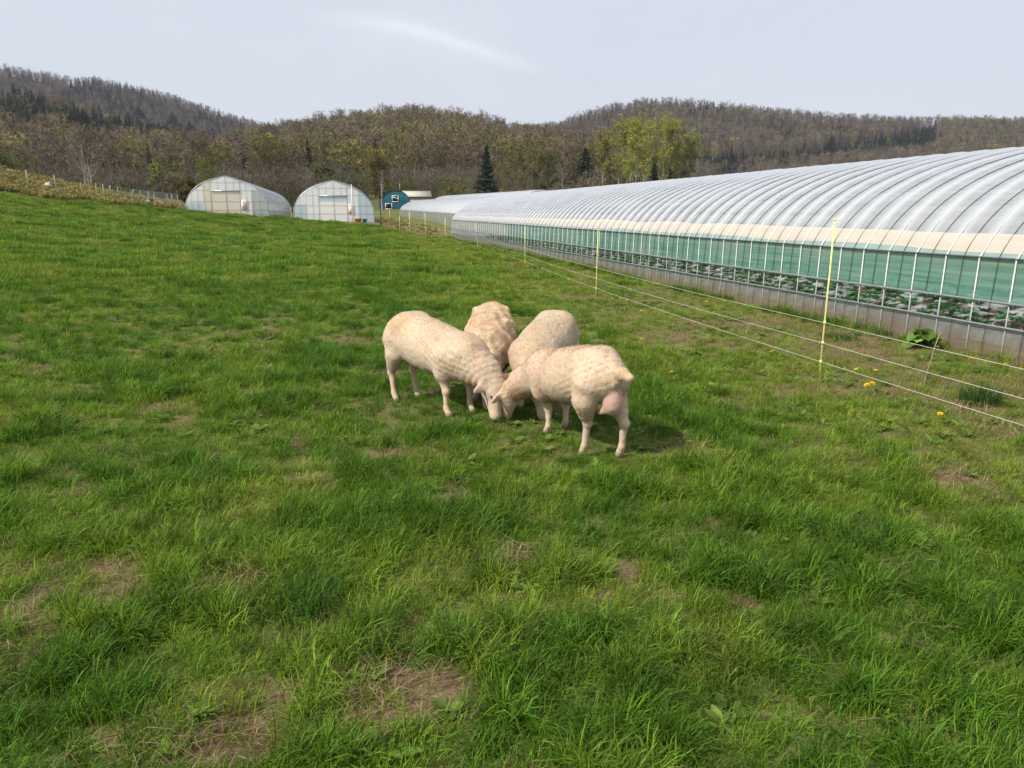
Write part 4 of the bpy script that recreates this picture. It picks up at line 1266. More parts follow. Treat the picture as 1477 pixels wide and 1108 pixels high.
labs = ['yellow rod before the dark open end of the short tunnel', 'yellow rod before the middle of the short tunnel', 'yellow rod before the left part of the short tunnel', 'brownish-yellow rod at the left end of the short tunnel',
        'yellow rod on the grass between tunnel 7 and the short tunnel', 'yellow rod in the gap between tunnels 8 and 7']
FAR = []
for (px, rb, rt, d), lab in zip(far_rods, labs):
    x = float(px_to_x(px, d, .5)); h = max(.75, (rb - rt) / 1122 * d)
    stake('fence_rod', lab, 'fence rod', x, d, h, .013, 'pole_yellow', (random.Random(px).uniform(-.05, .05), 0), True, 'yellow rods of the electric fence'); FAR.append((x, d))
def wire(hz, label, pts, jit):
    P = []
    for (a, b) in zip(pts[:-1], pts[1:]):
        n = 14
        for i in range(n):
            t = i / n; x = a[0] + (b[0] - a[0]) * t; y = a[1] + (b[1] - a[1]) * t
            L = math.hypot(b[0] - a[0], b[1] - a[1])
            P.append((x, y - .022, gzf(x, y) * 0 + (gzf(*a) * (1 - t) + gzf(*b) * t) + hz - .0022 * L * 4 * t * (1 - t) * jit))
    b = pts[-1]; P.append((b[0], b[1] - .022, gzf(*b) + hz))
    mb = MB(); mb.tube(P, .0017, 5)
    return tag(mb.build('fence_wire', M['rope']), label, 'wire', 'white wires of the electric fence')
line = [nxt] + ROW + FAR[:4]
wire(WIRES[2], 'topmost white electric fence wire on the yellow rods', line, 1.0)
wire(WIRES[1], 'middle white electric fence wire on the yellow rods', line, 1.3)
wire(WIRES[0], 'lowest white electric fence wire close to the grass', line, .8)
M['twig_brown'] = simple('dry_twig', (.30, .24, .17), .8, .1, 0, .3, 30)
# the bent twig that props the top wire
x, y = on_ground(1331, 560); root = None
mb = MB(); hz = gzf(x, y)
mb.tube([(x, y, hz - .06), (x + .015, y, hz + .13), (x + .05, y + .01, hz + .27), (x + .055, y, hz + .36), (x + .10, y + .01, hz + .50)], [.0055, .005, .0045, .0045, .004], 6)
tag(mb.build('twig', M['twig_brown'], smooth=True), 'thin crooked twig propping the fence wire at the right', 'twig')

# tall white pole before tunnel 7, dark stake beside it
def mast(name, label, cat, px, d, rt, r, mat, lean=0.0):
    x = float(px_to_x(px, d, 1)); z = gzf(x, d); h = EYE + float(row_to_tan(rt)) * d - z
    root = stake(name, label, cat, x, d, h, r, mat, (lean, 0), True); return root
mast('pole', 'tall thin white pole standing before tunnel 7', 'pole', 508.5, 54.2, 267, .028, 'white', .02)
mast('stake', 'short dark stake right of tunnel 7', 'stake', 549.5, 52.5, 303, .035, 'black')
mast('stake', 'dark stake at the left end of the short tunnel', 'stake', 573.5, 48.2, 311, .03, 'steel_dark')
# ------------------------------------------------------------------ trees
def rv(rng): 
    v = rng.normal(size=3); return v / np.linalg.norm(v)
def slivers(mb, rng, base, dirs, ln, wd, m):
    """many thin twigs at once: one long triangle each"""
    base = np.asarray(base); dirs = np.asarray(dirs); n = len(base)
    sd_ = np.cross(dirs, rng.normal(size=(n, 3))); sd_ /= np.linalg.norm(sd_, axis=1)[:, None] + 1e-9
    V = np.stack([base - sd_ * wd[:, None] / 2, base + sd_ * wd[:, None] / 2, base + dirs * ln[:, None]], 1).reshape(-1, 3)
    mb.add(V, t=np.arange(3 * n).reshape(-1, 3), m=m, a=np.repeat(rng.uniform(size=n), 3))
def flecks(mb, rng, c, size, m):
    c = np.asarray(c); n = len(c); u = rng.normal(size=(n, 3)); u /= np.linalg.norm(u, axis=1)[:, None]
    w = np.cross(u, rng.normal(size=(n, 3))); w /= np.linalg.norm(w, axis=1)[:, None] + 1e-9
    s = size[:, None]
    V = np.stack([c - u * s * .5, c + w * s * .34, c + u * s * .5, c - w * s * .34], 1).reshape(-1, 3)
    mb.add(V, q=np.arange(4 * n).reshape(-1, 4), m=m, a=np.repeat(rng.uniform(size=n), 4))

def broadleaf(rng, H=12.0, crown_w=6.0, base_f=.32, limbs=11, sub=5, tw=8, leaf=0, leaf_size=.2, twig_w=.035, stems=1, upright=.5, trunk_r=.15, m_wood=0, m_twig=1, m_leaf=2, sides=5, leader=True):
    """returns (wood MB, crown MB)"""
    wd, cr = MB(), MB(); ends = []; TB = []; TD = []
    for st in range(stems):
        off = rng.normal(0, .35 if stems > 1 else .0, 2) * (1 if stems > 1 else 0)
        lean = rng.normal(0, .05 * H if stems == 1 else .10 * H, 2)
        k = 7; t = np.linspace(0, 1, k); hh = H * rng.uniform(.86, 1.0) * .92
        path = np.stack([off[0] + lean[0] * t ** 1.5 + np.cumsum(rng.normal(0, .012 * H, k)) * (t > 0), off[1] + lean[1] * t ** 1.5 + np.cumsum(rng.normal(0, .012 * H, k)) * (t > 0), hh * t - .3 * (t == 0)], 1)
        rr = trunk_r / math.sqrt(stems) * (1 - t * .93) + .012
        wd.tube(path, rr, sides, m=m_wood, cap=False)
        nl = max(4, limbs // stems)
        for i in range(nl):
            f = base_f + (1 - base_f) * ((i + rng.uniform(0, .8)) / nl) ** .9; f = min(f, .985)
            b = np.array([np.interp(f, t, path[:, a]) for a in range(3)])
            az = i * 2.4 + rng.uniform(-.5, .5); prof = math.sin(math.pi * min(1, max(.05, (f - base_f * .6) / (1.12 - base_f * .6)))) ** .7
            L = crown_w * .5 * prof * rng.uniform(.75, 1.15) + .06 * H
            el = upright * rng.uniform(.7, 1.3) + .35 * f
            d = np.array([math.cos(az) * math.cos(el), math.sin(az) * math.cos(el), math.sin(el)])
            pts = [b]; p = b.copy(); dd = d.copy()
            for s_ in range(4):
                dd = dd + np.array([0, 0, .10]) + rng.normal(0, .13, 3); dd /= np.linalg.norm(dd); p = p + dd * L / 4; pts.append(p)
            r0 = float(np.interp(f, t, rr)) * .55
            wd.tube(pts, np.linspace(r0, .012, 5), max(3, sides - 1), m=m_wood, cap=False)
            P = np.array(pts)
            for s_ in range(sub):
                g = rng.uniform(.25, 1.0); b2 = np.array([np.interp(g, np.linspace(0, 1, 5), P[:, a]) for a in range(3)])
                d2 = dd * .5 + rv(rng) * .8 + np.array([0, 0, .25]); d2 /= np.linalg.norm(d2); L2 = L * rng.uniform(.25, .5) + .2
                slivers(cr, rng, [b2], [d2], np.array([L2]), np.array([twig_w * 1.8]), m_twig)
                n = tw; gg = rng.uniform(.1, 1, n); bb = b2 + d2 * (L2 * gg)[:, None]
                d3 = d2 * .6 + rng.normal(0, .55, (n, 3)) + np.array([0, 0, .2]); d3 /= np.linalg.norm(d3, axis=1)[:, None]
                l3 = rng.uniform(.3, .8, n) * (H / 12) ** .7 * 1.1
                slivers(cr, rng, bb, d3, l3, np.full(n, twig_w), m_twig)
                TB.append(bb + d3 * (l3 * .6)[:, None]); TD.append(l3)
    if leaf:
        C = np.concatenate(TB); S = np.concatenate(TD); i = rng.integers(0, len(C), leaf)
        keep = vn3(C[i] * .55, 3) > .28
        c = C[i][keep] + rng.normal(0, .22, (keep.sum(), 3)) * (H / 12)
        flecks(cr, rng, c, rng.uniform(.6, 1.3, len(c)) * leaf_size, m_leaf)
    return wd, cr

def conifer(rng, H=12.0, W=4.5, levels=24, per=8, m_wood=0, m_leaf=1, gap=.1, sides=5, droop=.25):
    wd, cr = MB(), MB()
    wd.tube([(0, 0, -.3), (rng.normal(0, .05), rng.normal(0, .05), H * .5), (0, 0, H)], [H * .014, H * .008, .015], sides, m=m_wood, cap=False)
    for i in range(levels):
        f = (i + .3) / levels; z = H * (.07 + .92 * f)
        L0 = W / 2 * (1 - f) ** .85 * (.72 + .28 * math.sin(i * 2.1)) + .10
        for k in range(per):
            if rng.uniform() < gap: continue
            az = k * 2 * math.pi / per + i * .9 + rng.uniform(-.3, .3); L = L0 * rng.uniform(.62, 1.2); dr = droop * rng.uniform(.3, 1.9); zj = H / levels * rng.uniform(-.5, .5)
            u = np.array([math.cos(az), math.sin(az), 0]); n = max(4, int(5 + L * 5))
            g = np.linspace(.12, 1, n); b = np.array([0, 0, z + zj]) + u * (L * g)[:, None] + np.array([0, 0, 1]) * (-dr * L * g + .16 * L * g ** 2)[:, None]
            sg = np.where(np.arange(n) % 2 == 0, 1, -1); sv = np.array([-u[1], u[0], 0])
            d = u * .7 + sv * sg[:, None] * .7 + np.array([0, 0, -.25]) + rng.normal(0, .35, (n, 3)); d /= np.linalg.norm(d, axis=1)[:, None]
            slivers(cr, rng, b, d, (.42 * L * (1.1 - g * .6) + .14) * rng.uniform(.8, 1.2, n), np.full(n, .24 + .07 * L), m_leaf)
    n = 5; slivers(cr, rng, np.tile([[0, 0, H * .97]], (n, 1)), np.array([[.3, 0, 1], [-.3, 0, 1], [0, .3, 1], [0, -.3, 1], [0, 0, 1.]]), np.full(n, H * .05), np.full(n, .12), m_leaf)
    return wd, cr

def merge(wd, cr, mats, name):
    mb = MB()
    for src in (wd, cr):
        off = 0
        v = np.concatenate(src.v); a = np.concatenate(src.a)
        q = np.concatenate(src.q) if src.q else None; t = np.concatenate(src.t) if src.t else None
        base = mb.n; mb.v.append(v); mb.a.append(a); mb.n += len(v)
        if q is not None: mb.q.append(q + base); mb.qm.append(np.concatenate(src.qm))
        if t is not None: mb.t.append(t + base); mb.tm.append(np.concatenate(src.tm))
    return mb.mesh(name, mats, False, 'shade')

M['pale_wood'] = tinted('pale_bark', rough=.9, var=.3, gain=1.25)
MT = [M['pale_wood'], M['twig'], M['leaf']]
BROWN = [np.array(c) for c in ((.150, .112, .074), (.168, .128, .088), (.122, .094, .066), (.152, .112, .085), (.118, .098, .054))]
PURPLE = [np.array(c) for c in ((.140, .110, .088), (.122, .098, .084), (.155, .124, .098), (.108, .086, .072))]
OLIVE = [np.array(c) for c in ((.150, .138, .042), (.122, .125, .036), (.175, .155, .046))]
YELLOW = [np.array(c) for c in ((.235, .215, .045), (.29, .25, .04), (.20, .20, .05))]
DARK = [np.array(c) for c in ((.020, .032, .018), (.026, .040, .022), (.018, .026, .018))]

def forest():
    rng = np.random.default_rng(99)
    protos = []
    for i in range(5): protos.append(merge(*broadleaf(rng, 12, rng.uniform(5.5, 7.5), .26, 11, 5, 7, twig_w=.085, trunk_r=.17, sides=4, upright=.75), MT, 'bare'))
    for i in range(4): protos.append(merge(*broadleaf(rng, 11, rng.uniform(6, 7.5), .22, 9, 4, 5, leaf=420, leaf_size=.42, twig_w=.07, sides=4), MT, 'budding'))
    for i in range(3):
        w, c = conifer(rng, 13, rng.uniform(4.4, 5.6), 17, 7, m_leaf=1, sides=4); protos.append(merge(w, c, [M['wood'], M['needle']], 'conifer'))
    coll = proto_collection('wood_tree', protos)
    n = 105000
    u = rng.uniform(-700, 2150, n); y = np.sqrt(rng.uniform(192 ** 2, 930 ** 2, n)); x = (u - PW / 2) / 1122 * y
    z = gz(x, y); keep = np.zeros(n, bool); typ = np.zeros(n, int); tint = np.zeros((n, 3)); sc = np.ones(n)
    H = {h[0]: hill_z(x, y, h[0]) for h in HILLS}
    top = np.max(np.stack(list(H.values())), 0); px, row = project(x, y, z)
    mac = fbm(x * .012, y * .012, 5, 4); mac2 = fbm(x * .03 + 9, y * .03, 6, 3)
    for nm, b, c, th, prof in HILLS:
        own = (H[nm] >= top - .01) & (y > b - 4) & (y < c + 22) & (H[nm] > .0)
        keep |= own
        w = np.where(own)[0]
        if nm == 'far_left': pc = .03 + .45 * sstep(.58, .66, mac2[w]) + .40 * ((px[w] > 100) & (px[w] < 225) & (row[w] < 160)) + .35 * ((px[w] > 285) & (px[w] < 350)); po = .04
        elif nm == 'near_left': pc = .10 + .35 * sstep(.46, .58, mac[w]) * sstep(240, 300, y[w]) + (.35 + .6 * sstep(.36, .54, mac2[w])) * (((px[w] > 95) & (px[w] < 305) & (row[w] > 158) & (row[w] < 222)) | ((px[w] < 75) & (row[w] > 112) & (row[w] < 205))); po = .22
        elif nm == 'middle': pc = .03; po = .14 + .20 * sstep(.5, .6, mac2[w])
        else: pc = .06 + .5 * sstep(.58, .66, mac2[w]); po = .10
        if nm == 'right':       # the plantation of young spruce low on the right-hand slope
            lane = (px[w] > 1010) & (row[w] > np.interp(px[w], [1010, 1110, 1240, 1330, 1360], [236, 232, 214, 190, 186])) & (row[w] < np.interp(px[w], [1010, 1180, 1340, 1370], [262, 246, 226, 205]) ) & (px[w] < 1352)
            pc = np.where(lane, .97, np.where(px[w] > 1352, .12, pc))
            po = np.where(px[w] > 1330, .3, po)
        r = rng.uniform(size=len(w)); r2 = rng.uniform(size=len(w))
        ty = np.where(r < pc, 2, np.where(r2 < po, 1, 0)); typ[w] = ty
        pal = {'far_left': PURPLE, 'near_left': BROWN, 'middle': BROWN, 'right': PURPLE}[nm]
        br = np.array(pal)[rng.integers(0, len(pal), len(w))]
        yl = sstep(.55, .7, mac2[w])[:, None] if nm == 'middle' else np.full((len(w), 1), .25)
        ol = np.array(OLIVE)[rng.integers(0, 3, len(w))]; ye = np.array(YELLOW)[rng.integers(0, 3, len(w))]
        isy = (rng.uniform(size=(len(w), 1)) < yl * .55)
        tint[w] = np.where((ty == 2)[:, None], np.array(DARK)[rng.integers(0, 3, len(w))], np.where((ty == 1)[:, None], np.where(isy, ye, ol), br))
        sc[w] = np.where(ty == 2, rng.uniform(.55, 1.1, len(w)), rng.uniform(.75, 1.15, len(w)))
        if nm == 'right': sc[w] = np.where(pc > .9, sc[w] * .6, sc[w])
    keep &= rng.uniform(size=n) < np.where(y < 330, 1.0, .95)
    keep &= (row < 300)
    # thin where two would share a spot
    cell = {}
    ix = np.where(keep)[0]; good = []
    for i in ix:
        k = (int(x[i] / 3.7), int(y[i] / 3.7))
        if k in cell: continue
        cell[k] = 1; good.append(i)
    g = np.array(good); tint = tint[g] * rng.uniform(.58, 1.5, (len(g), 1))
    ty = typ[g]; idx = np.where(ty == 0, rng.integers(0, 5, len(g)), np.where(ty == 1, rng.integers(5, 9, len(g)), rng.integers(9, 12, len(g))))
    tint = np.where((ty == 2)[:, None], tint * .95, tint * 1.15)
    s = np.stack([sc[g] * rng.uniform(1.0, 1.45, len(g)), sc[g] * rng.uniform(1.0, 1.45, len(g)), sc[g]], 1)
    print('forest trees', len(g))
    o = scatter('forest', coll, np.stack([x[g], y[g], gz(x[g], y[g]) - .4], 1), idx, rng.uniform(0, 6.28, len(g)), s, tint, tilt=rng.normal(0, .04, (len(g), 2)))
    tag(o, 'mixed spring forest of bare brown and dark evergreen trees covering the hills', 'forest', kind='stuff')
forest()

def scrub():
    """the bare thicket between the tunnels and the foot of the hills"""
    rng = np.random.default_rng(12)
    pr = [merge(*broadleaf(rng, 4.0, 4.5, .03, 16, 4, 6, twig_w=.04, stems=4, trunk_r=.07, sides=3, upright=.8), MT, 'shrub') for _ in range(4)]
    pr += [merge(*broadleaf(rng, 3.2, 3.6, .03, 14, 4, 5, leaf=500, leaf_size=.2, twig_w=.035, stems=4, trunk_r=.06, sides=3), MT, 'shrub') for _ in range(2)]
    c = proto_collection('thicket', pr)
    n = 3200; u = rng.uniform(-500, 860, n); y = rng.uniform(66, 196, n); x = (u - PW / 2) / 1122 * y
    m = fbm(x * .05, y * .05, 77, 3); ok = (m > np.where(u < 480, .33, .50)) & ((y > 104) | (u < 262)) & ~((u > 535) & (u < 660) & (y < 150)) & ~((u > 680) & (u < 830) & (y < 175))
    x, y, u = x[ok], y[ok], u[ok]; n = len(x)
    green = rng.uniform(size=n) < .22; pal = np.array([(.135, .110, .085), (.120, .095, .085), (.150, .125, .095), (.115, .100, .065)])
    t = np.where(green[:, None], np.array([(.13, .14, .04), (.10, .12, .035)])[rng.integers(0, 2, n)], pal[rng.integers(0, 4, n)])
    o = scatter('thicket', c, np.stack([x, y, gz(x, y) - .1], 1), np.where(green, rng.integers(4, 6, n), rng.integers(0, 4, n)), rng.uniform(0, 6.28, n), rng.uniform(.6, 1.25, n) * np.where(y < 104, .62, 1.0), t * rng.uniform(.8, 1.2, (n, 1)))
    tag(o, 'grey-brown leafless thicket at the foot of the wooded hills', 'thicket', kind='stuff')
scrub()

TRNG = np.random.default_rng(41)
def tree_meshes(kind, H, W, seed):
    rng = np.random.default_rng(seed)
    if kind == 'conifer': w, c = conifer(rng, H, W, int(22 + 1.6 * H), 10); return w, c, [M['wood']], [M['wood'], M['needle']]
    kw = dict(bare=dict(base_f=.25, limbs=16, sub=6, tw=9, twig_w=.035), budding=dict(base_f=.15, limbs=16, sub=6, tw=8, leaf=5000, leaf_size=.25, twig_w=.03),
              birch=dict(base_f=.22, limbs=16, sub=6, tw=8, leaf=6500, leaf_size=.27, twig_w=.028, upright=.9, trunk_r=.13), thinbirch=dict(base_f=.35, limbs=10, sub=4, tw=6, twig_w=.025, upright=1.0, trunk_r=.10),
              bush=dict(base_f=.03, limbs=22, sub=6, tw=8, leaf=3600, leaf_size=.20, twig_w=.03, stems=4, upright=.5), willow=dict(base_f=.05, limbs=20, sub=5, tw=8, leaf=2400, leaf_size=.20, twig_w=.028, stems=3, upright=1.05),
              snag=dict(base_f=.14, limbs=12, sub=4, tw=5, twig_w=.03, stems=3, upright=.95, trunk_r=.16))[kind]
    w, c = broadleaf(rng, H, W, **kw); return w, c, [M['wood']], MT
CACHE = {}
def tree(px, d, top_row, width_px, kind, tint, trunk_tint, label, group=None, name='tree', sink=.15, key=None):
    x = (px - PW / 2) / 1122 * d; z = gzf(x, d) - sink
    H = EYE + float(row_to_tan(top_row)) * d - z; W = width_px / 1122 * d
    root = empty(name, (x, d, z), TRNG.uniform(0, 6.28), label=label, cat='shrub' if name == 'shrub' else 'tree', group=group)
    k = key or len(CACHE)
    if k not in CACHE:
        w, c, mw, mc = tree_meshes(kind, H, W, 1000 + len(CACHE) * 7)
        CACHE[k] = (w.mesh('trunk', mw, True, 'shade'), c.mesh('crown', mc, False, 'shade'), H, W)
    mw, mc, H0, W0 = CACHE[k]
    a = link('trunk', mw, root); b = link('crown', mc, root)
    root.scale = (W / W0, W / W0, H / H0)
    a['tint'] = [*trunk_tint]; b['tint'] = [*tint]
    return root
WHITE = (.55, .53, .48); GREY = (.16, .14, .12); PALE = (.32, .29, .25)
G = 'budding birches behind the long tunnel'
for i, (px, top, w, d, t, lab) in enumerate([
    (868, 205, 36, 176, (.155, .145, .038), 'leftmost budding birch of the clump, beside the dark spruce'), (889, 193, 40, 172, (.185, .180, .040), 'olive birch second from the left in the clump behind the long tunnel'),
    (908, 188, 42, 170, (.210, .205, .040), 'tall yellow-green birch left of the middle of the clump'), (930, 187, 44, 168, (.215, .210, .042), 'tallest yellow-green birch in the middle of the clump'),
    (951, 190, 44, 171, (.205, .200, .040), 'yellow-green birch right of the middle of the clump'), (972, 196, 42, 174, (.175, .175, .038), 'birch second from the right in the clump'),
    (989, 212, 38, 178, (.125, .130, .034), 'short olive birch at the right edge of the clump'), (917, 215, 46, 160, (.190, .200, .045), 'lower bright green birch at the front of the clump')]):
    tree(px, d, top, w * 1.75, 'birch', tuple(c * 1.5 for c in t), WHITE, lab, G)
C2 = 'dark conifers at the foot of the hills'
for px, top, w, d, lab in [(843, 213, 62, 150, 'broad dark spruce left of the budding birches'), (941, 234, 30, 146, 'small dark spruce in front of the budding birches'), (964, 244, 15, 145, 'smallest spruce before the right of the budding birches'),
                           (702, 208, 42, 142, 'tall narrow dark spruce behind the end of the long tunnel'), (500, 229, 13, 205, 'small dark fir on the slope above tunnel 7')]:
    tree(px, d, top, w, 'conifer', tuple(DARK[1] * 1.0), GREY, lab, C2, 'conifer')
for px, top, w, d, k, t, tt, lab, nm in [
    (745, 219, 62, 158, 'budding', (.135, .115, .042), GREY, 'round olive-brown tree right of the tall narrow spruce', 'tree'),
    (788, 226, 44, 165, 'budding', (.125, .115, .045), GREY, 'olive budding tree left of the broad spruce', 'tree'),
    (812, 236, 34, 172, 'bare', (.12, .095, .07), PALE, 'bare grey tree just left of the broad spruce', 'tree'),
    (649, 267, 40, 120, 'bush', (.165, .165, .032), GREY, 'rounded yellow-green bush above the short tunnel', 'shrub'),
    (548, 229, 34, 132, 'budding', (.150, .120, .035), GREY, 'olive-gold budding tree left of the teal barn', 'tree'),
    (549, 244, 14, 108, 'thinbirch', (.20, .17, .14), WHITE, 'thin white-stemmed bare birch beside the teal barn', 'tree'),
    (616, 258, 34, 150, 'bare', (.160, .115, .105), GREY, 'pinkish-brown bare tree right of the teal barn', 'tree'),
    (578, 248, 26, 160, 'bare', (.140, .105, .092), GREY, 'bare brown tree standing behind the teal barn', 'tree'),
    (218, 240, 24, 72, 'willow', (.190, .205, .045), PALE, 'pale green willow left of its smaller twin, above the netting', 'tree'),
    (241, 244, 17, 72, 'willow', (.180, .195, .045), PALE, 'smaller pale green willow just left of tunnel 8', 'tree'),
    (302, 232, 42, 96, 'willow', (.170, .180, .050), PALE, 'large pale green willow rising behind tunnel 8', 'tree'),
    (264, 256, 14, 70, 'bush', (.165, .150, .045), GREY, 'small yellow bush left of tunnel 8', 'shrub'),
    (246, 273, 16, 88, 'bush', (.085, .060, .055), GREY, 'low purple-brown bush beyond the netting', 'shrub'),
    (42, 222, 22, 125, 'willow', (.150, .165, .045), GREY, 'yellow-green willow at the far left edge', 'tree'),
    (12, 224, 26, 140, 'budding', (.110, .125, .035), GREY, 'dull green tree at the very left border', 'tree'),
    (385, 207, 62, 170, 'budding', (.120, .105, .036), GREY, 'broad olive tree on the slope above tunnel 8', 'tree'),
    (436, 235, 44, 165, 'bare', (.125, .098, .085), GREY, 'wide bare purple-brown tree between the two gables', 'tree'),
    (470, 240, 34, 150, 'budding', (.120, .130, .04), GREY, 'greenish budding tree behind tunnel 7', 'tree'),
    (520, 243, 30, 155, 'bush', (.130, .135, .042), GREY, 'loose green bush right of tunnel 7', 'shrub')]:
    tree(px, d, top, w, k, t, tt, lab, None, nm)
tree(128, 62, 222, 60, 'snag', (.30, .26, .21), (.42, .38, .32), 'bare pale tree with several stems behind the dry bank', None)
# conifers and yellow trees that stand out on the slopes
def slope_tree(px, row_base, top, w, kind, t, lab, grp, key, nm):
    """walk up the hill until the ground meets that row"""
    d = None
    for y in np.arange(200, 900, 2.0):
        x = (px - PW / 2) / 1122 * y
        if float(project(x, y, float(gz(x, y)))[1]) <= row_base: d = y; break
    if d is None: return
    tree(px, d, top, w, kind, t, GREY, lab, grp, nm, .6, key)
gl = 'dark firs on the left-hand slope'
for i, (px, rb, tp, w) in enumerate([(120, 192, 160, 26), (137, 198, 163, 24), (215, 186, 158, 26), (200, 190, 166, 20), (262, 196, 168, 22), (285, 208, 180, 22), (234, 206, 182, 20), (290, 222, 186, 22), (186, 203, 186, 14), (86, 201, 187, 12), (315, 198, 187, 10), (387, 212, 197, 10), (385, 203, 190, 10), (145, 215, 185, 22), (98, 170, 150, 18), (62, 178, 155, 18), (20, 190, 160, 22), (40, 176, 150, 20)]):
    slope_tree(px, rb, tp - 6, w * 1.5, 'conifer', tuple(DARK[i % 3]), 'dark fir on the wooded slope at the left', gl, ('sc', i % 3), 'conifer')
for px, rb, tp, w, lab in [(186, 180, 168, 18, 'bright yellow-green tree among firs on the left slope'), (221, 194, 182, 14, 'golden tree right of the yellow one on the left slope'), (122, 180, 162, 10, 'small yellow tree left of the firs on the left slope'), (188, 222, 208, 16, 'low yellow-green tree at the foot of the left slope')]:
    slope_tree(px, rb, tp, w, 'budding', (.33, .29, .04) if px != 221 else (.33, .22, .04), lab, None, ('sy', 0), 'tree')
gy = 'yellow-green trees on the middle hill'
for px, rb, tp, w in [(440, 205, 188, 22), (491, 208, 190, 26), (505, 185, 168, 16), (536, 200, 175, 20), (545, 210, 194, 18), (430, 218, 203, 20), (620, 235, 212, 18), (660, 190, 178, 14), (668, 210, 190, 12), (652, 220, 200, 14), (700, 190, 172, 16), (585, 200, 178, 14), (560, 212, 200, 14)]:
    slope_tree(px, rb, tp, w, 'budding', (.235, .215, .045), 'yellow-green budding tree on the middle hill', gy, ('sy', px % 2), 'tree')
for px, rb, tp, w in [(411, 190, 172, 9), (387, 212, 196, 9), (404, 220, 207, 9), (717, 220, 195, 10), (619, 205, 194, 8)]:
    slope_tree(px, rb, tp, w, 'conifer', tuple(DARK[0]), 'small dark fir among bare trees on the middle hill', 'small firs on the middle hill', ('sc', 1), 'conifer')
for px, rb, tp, w in [(1157, 176, 160, 7), (1062, 165, 151, 7), (1390, 182, 168, 9), (1400, 183, 169, 9), (1447, 180, 167, 8), (1232, 185, 168, 9), (1190, 190, 174, 8), (1010, 165, 150, 8), (1120, 188, 172, 8), (1330, 180, 166, 8)]:
    slope_tree(px, rb, tp, w, 'conifer', tuple(DARK[2] * 1.2), 'dark fir along the crest of the right-hand hill', 'firs on the right-hand crest', ('sc', 0), 'conifer')

# ------------------------------------------------------------------ barn, shed, hillside house
def barn():
    d = 128.0; x = float(px_to_x(571, d, 2)); z = gzf(x, d) - .1
    W, H, L = 5.1, 3.05, 9.0
    root = empty('barn', (x, d, z), R(8), label='teal round-roofed barn with white-framed windows among the trees', cat='barn')
    t = np.linspace(0, np.pi, 25); prof = [(-W / 2 * math.copysign(abs(math.cos(q)) ** .86, math.cos(q)), H * math.sin(q) ** .9) for q in t]
    mb = MB(); k = len(prof); V = [(a, 0, b) for a, b in prof] + [(0, 0, .4)]; mb.add(V, t=[[i, i + 1, k] for i in range(k - 1)] + [[k - 1, 0, k]])
    for q in np.linspace(-W / 2 + .3, W / 2 - .3, 15):
        zt = H * (1 - (2 * abs(q) / W) ** 2.3) ** .48; mb.box((q, -.012, zt / 2), (.045, .03, zt * .97))
    mb.build('gable', M['barn'], root)
    Gm = np.array([[(a * 1.02, y, b * 1.02) for a, b in prof] for y in np.linspace(-.15, L, 12)]); mb = MB(); mb.grid(Gm); mb.build('roof', M['barn_roof'], root, True)
    for cx, cz, w, h in ((-.05, 1.75, .95, .95), (-1.15, .55, 1.0, .85)):
        mb = MB(); mb.box((cx, -.035, cz), (w - .12, .03, h - .12)); win = mb.build('window', M['dark'], root)
        mb = MB()
        for a, b, c_, e in ((cx, cz + h / 2, w + .12, .10), (cx, cz - h / 2, w + .12, .10)): mb.box((a, -.06, b), (c_, .06, e))
        for a in (cx - w / 2, cx + w / 2): mb.box((a, -.06, cz), (.10, .06, h - .1))
        mb.build('frame', M['white'], win)
        if cz > 1: 
            mb = MB(); mb.box((cx + .1, -.056, cz + .1), (.9, .02, .10), Matrix.Rotation(R(24), 3, 'Y')); mb.build('slat', M['white'], win)
    mb = MB(); mb.tube([(.75, 1.2, H * .8), (.75, 1.2, H + 1.3)], .035, 6); mb.build('flue', M['steel'], root)
M['barn_roof'] = simple('grey_sheet', (.30, .31, .31), .5, .4, .2, .25, 1.0)
barn()
def shed():
    d = 141.0; x = float(px_to_x(602, d, 3)); z = gzf(x, d) - .9
    root = empty('shed', (x, d, z), R(10), label='low shed with a pale sheet roof just right of the teal barn', cat='shed')
    mb = MB(); mb.box((0, 2, 1.0), (4.6, 4, 2.4)); mb.build('wall', M['post'], root)
    mb = MB()
    for sg in (-1, 1): mb.box((0, 2 + sg * 1.12, 2.78), (5.2, 2.5, .09), Matrix.Rotation(R(-sg * 24), 3, 'X'))
    mb.build('roof', M['stone'], root)
    mb = MB(); mb.box((.3, -.03, .8), (1.6, .06, 1.5)); mb.build('door', M['dark'], root)
shed()
def cabin():
    px, d = 70, 300.0
    x = (px - PW / 2) / 1122 * d; z = gzf(x, d)
    H = EYE + float(row_to_tan(186)) * d - z
    root = empty('house', (x, d, z), R(25), label='small pale-roofed house half hidden in the wood at the left', cat='house')
    h = max(3.0, H - 2.2)
    mb = MB(); mb.box((0, 0, h / 2 - 1), (5.2, 5, h + 2)); mb.build('wall', M['post'], root)
    mb = MB()
    for sg in (-1, 1): mb.box((sg * 1.55, 0, h + .95), (3.7, 5.8, .14), Matrix.Rotation(R(sg * 33), 3, 'Y'))
    mb.build('roof', M['stone'], root)
    for wx in (-1.2, 1.2):
        mb = MB(); mb.box((wx, -2.52, h - 1.2), (1.1, .06, 1.2)); mb.build('window', M['dark'], root)
cabin()

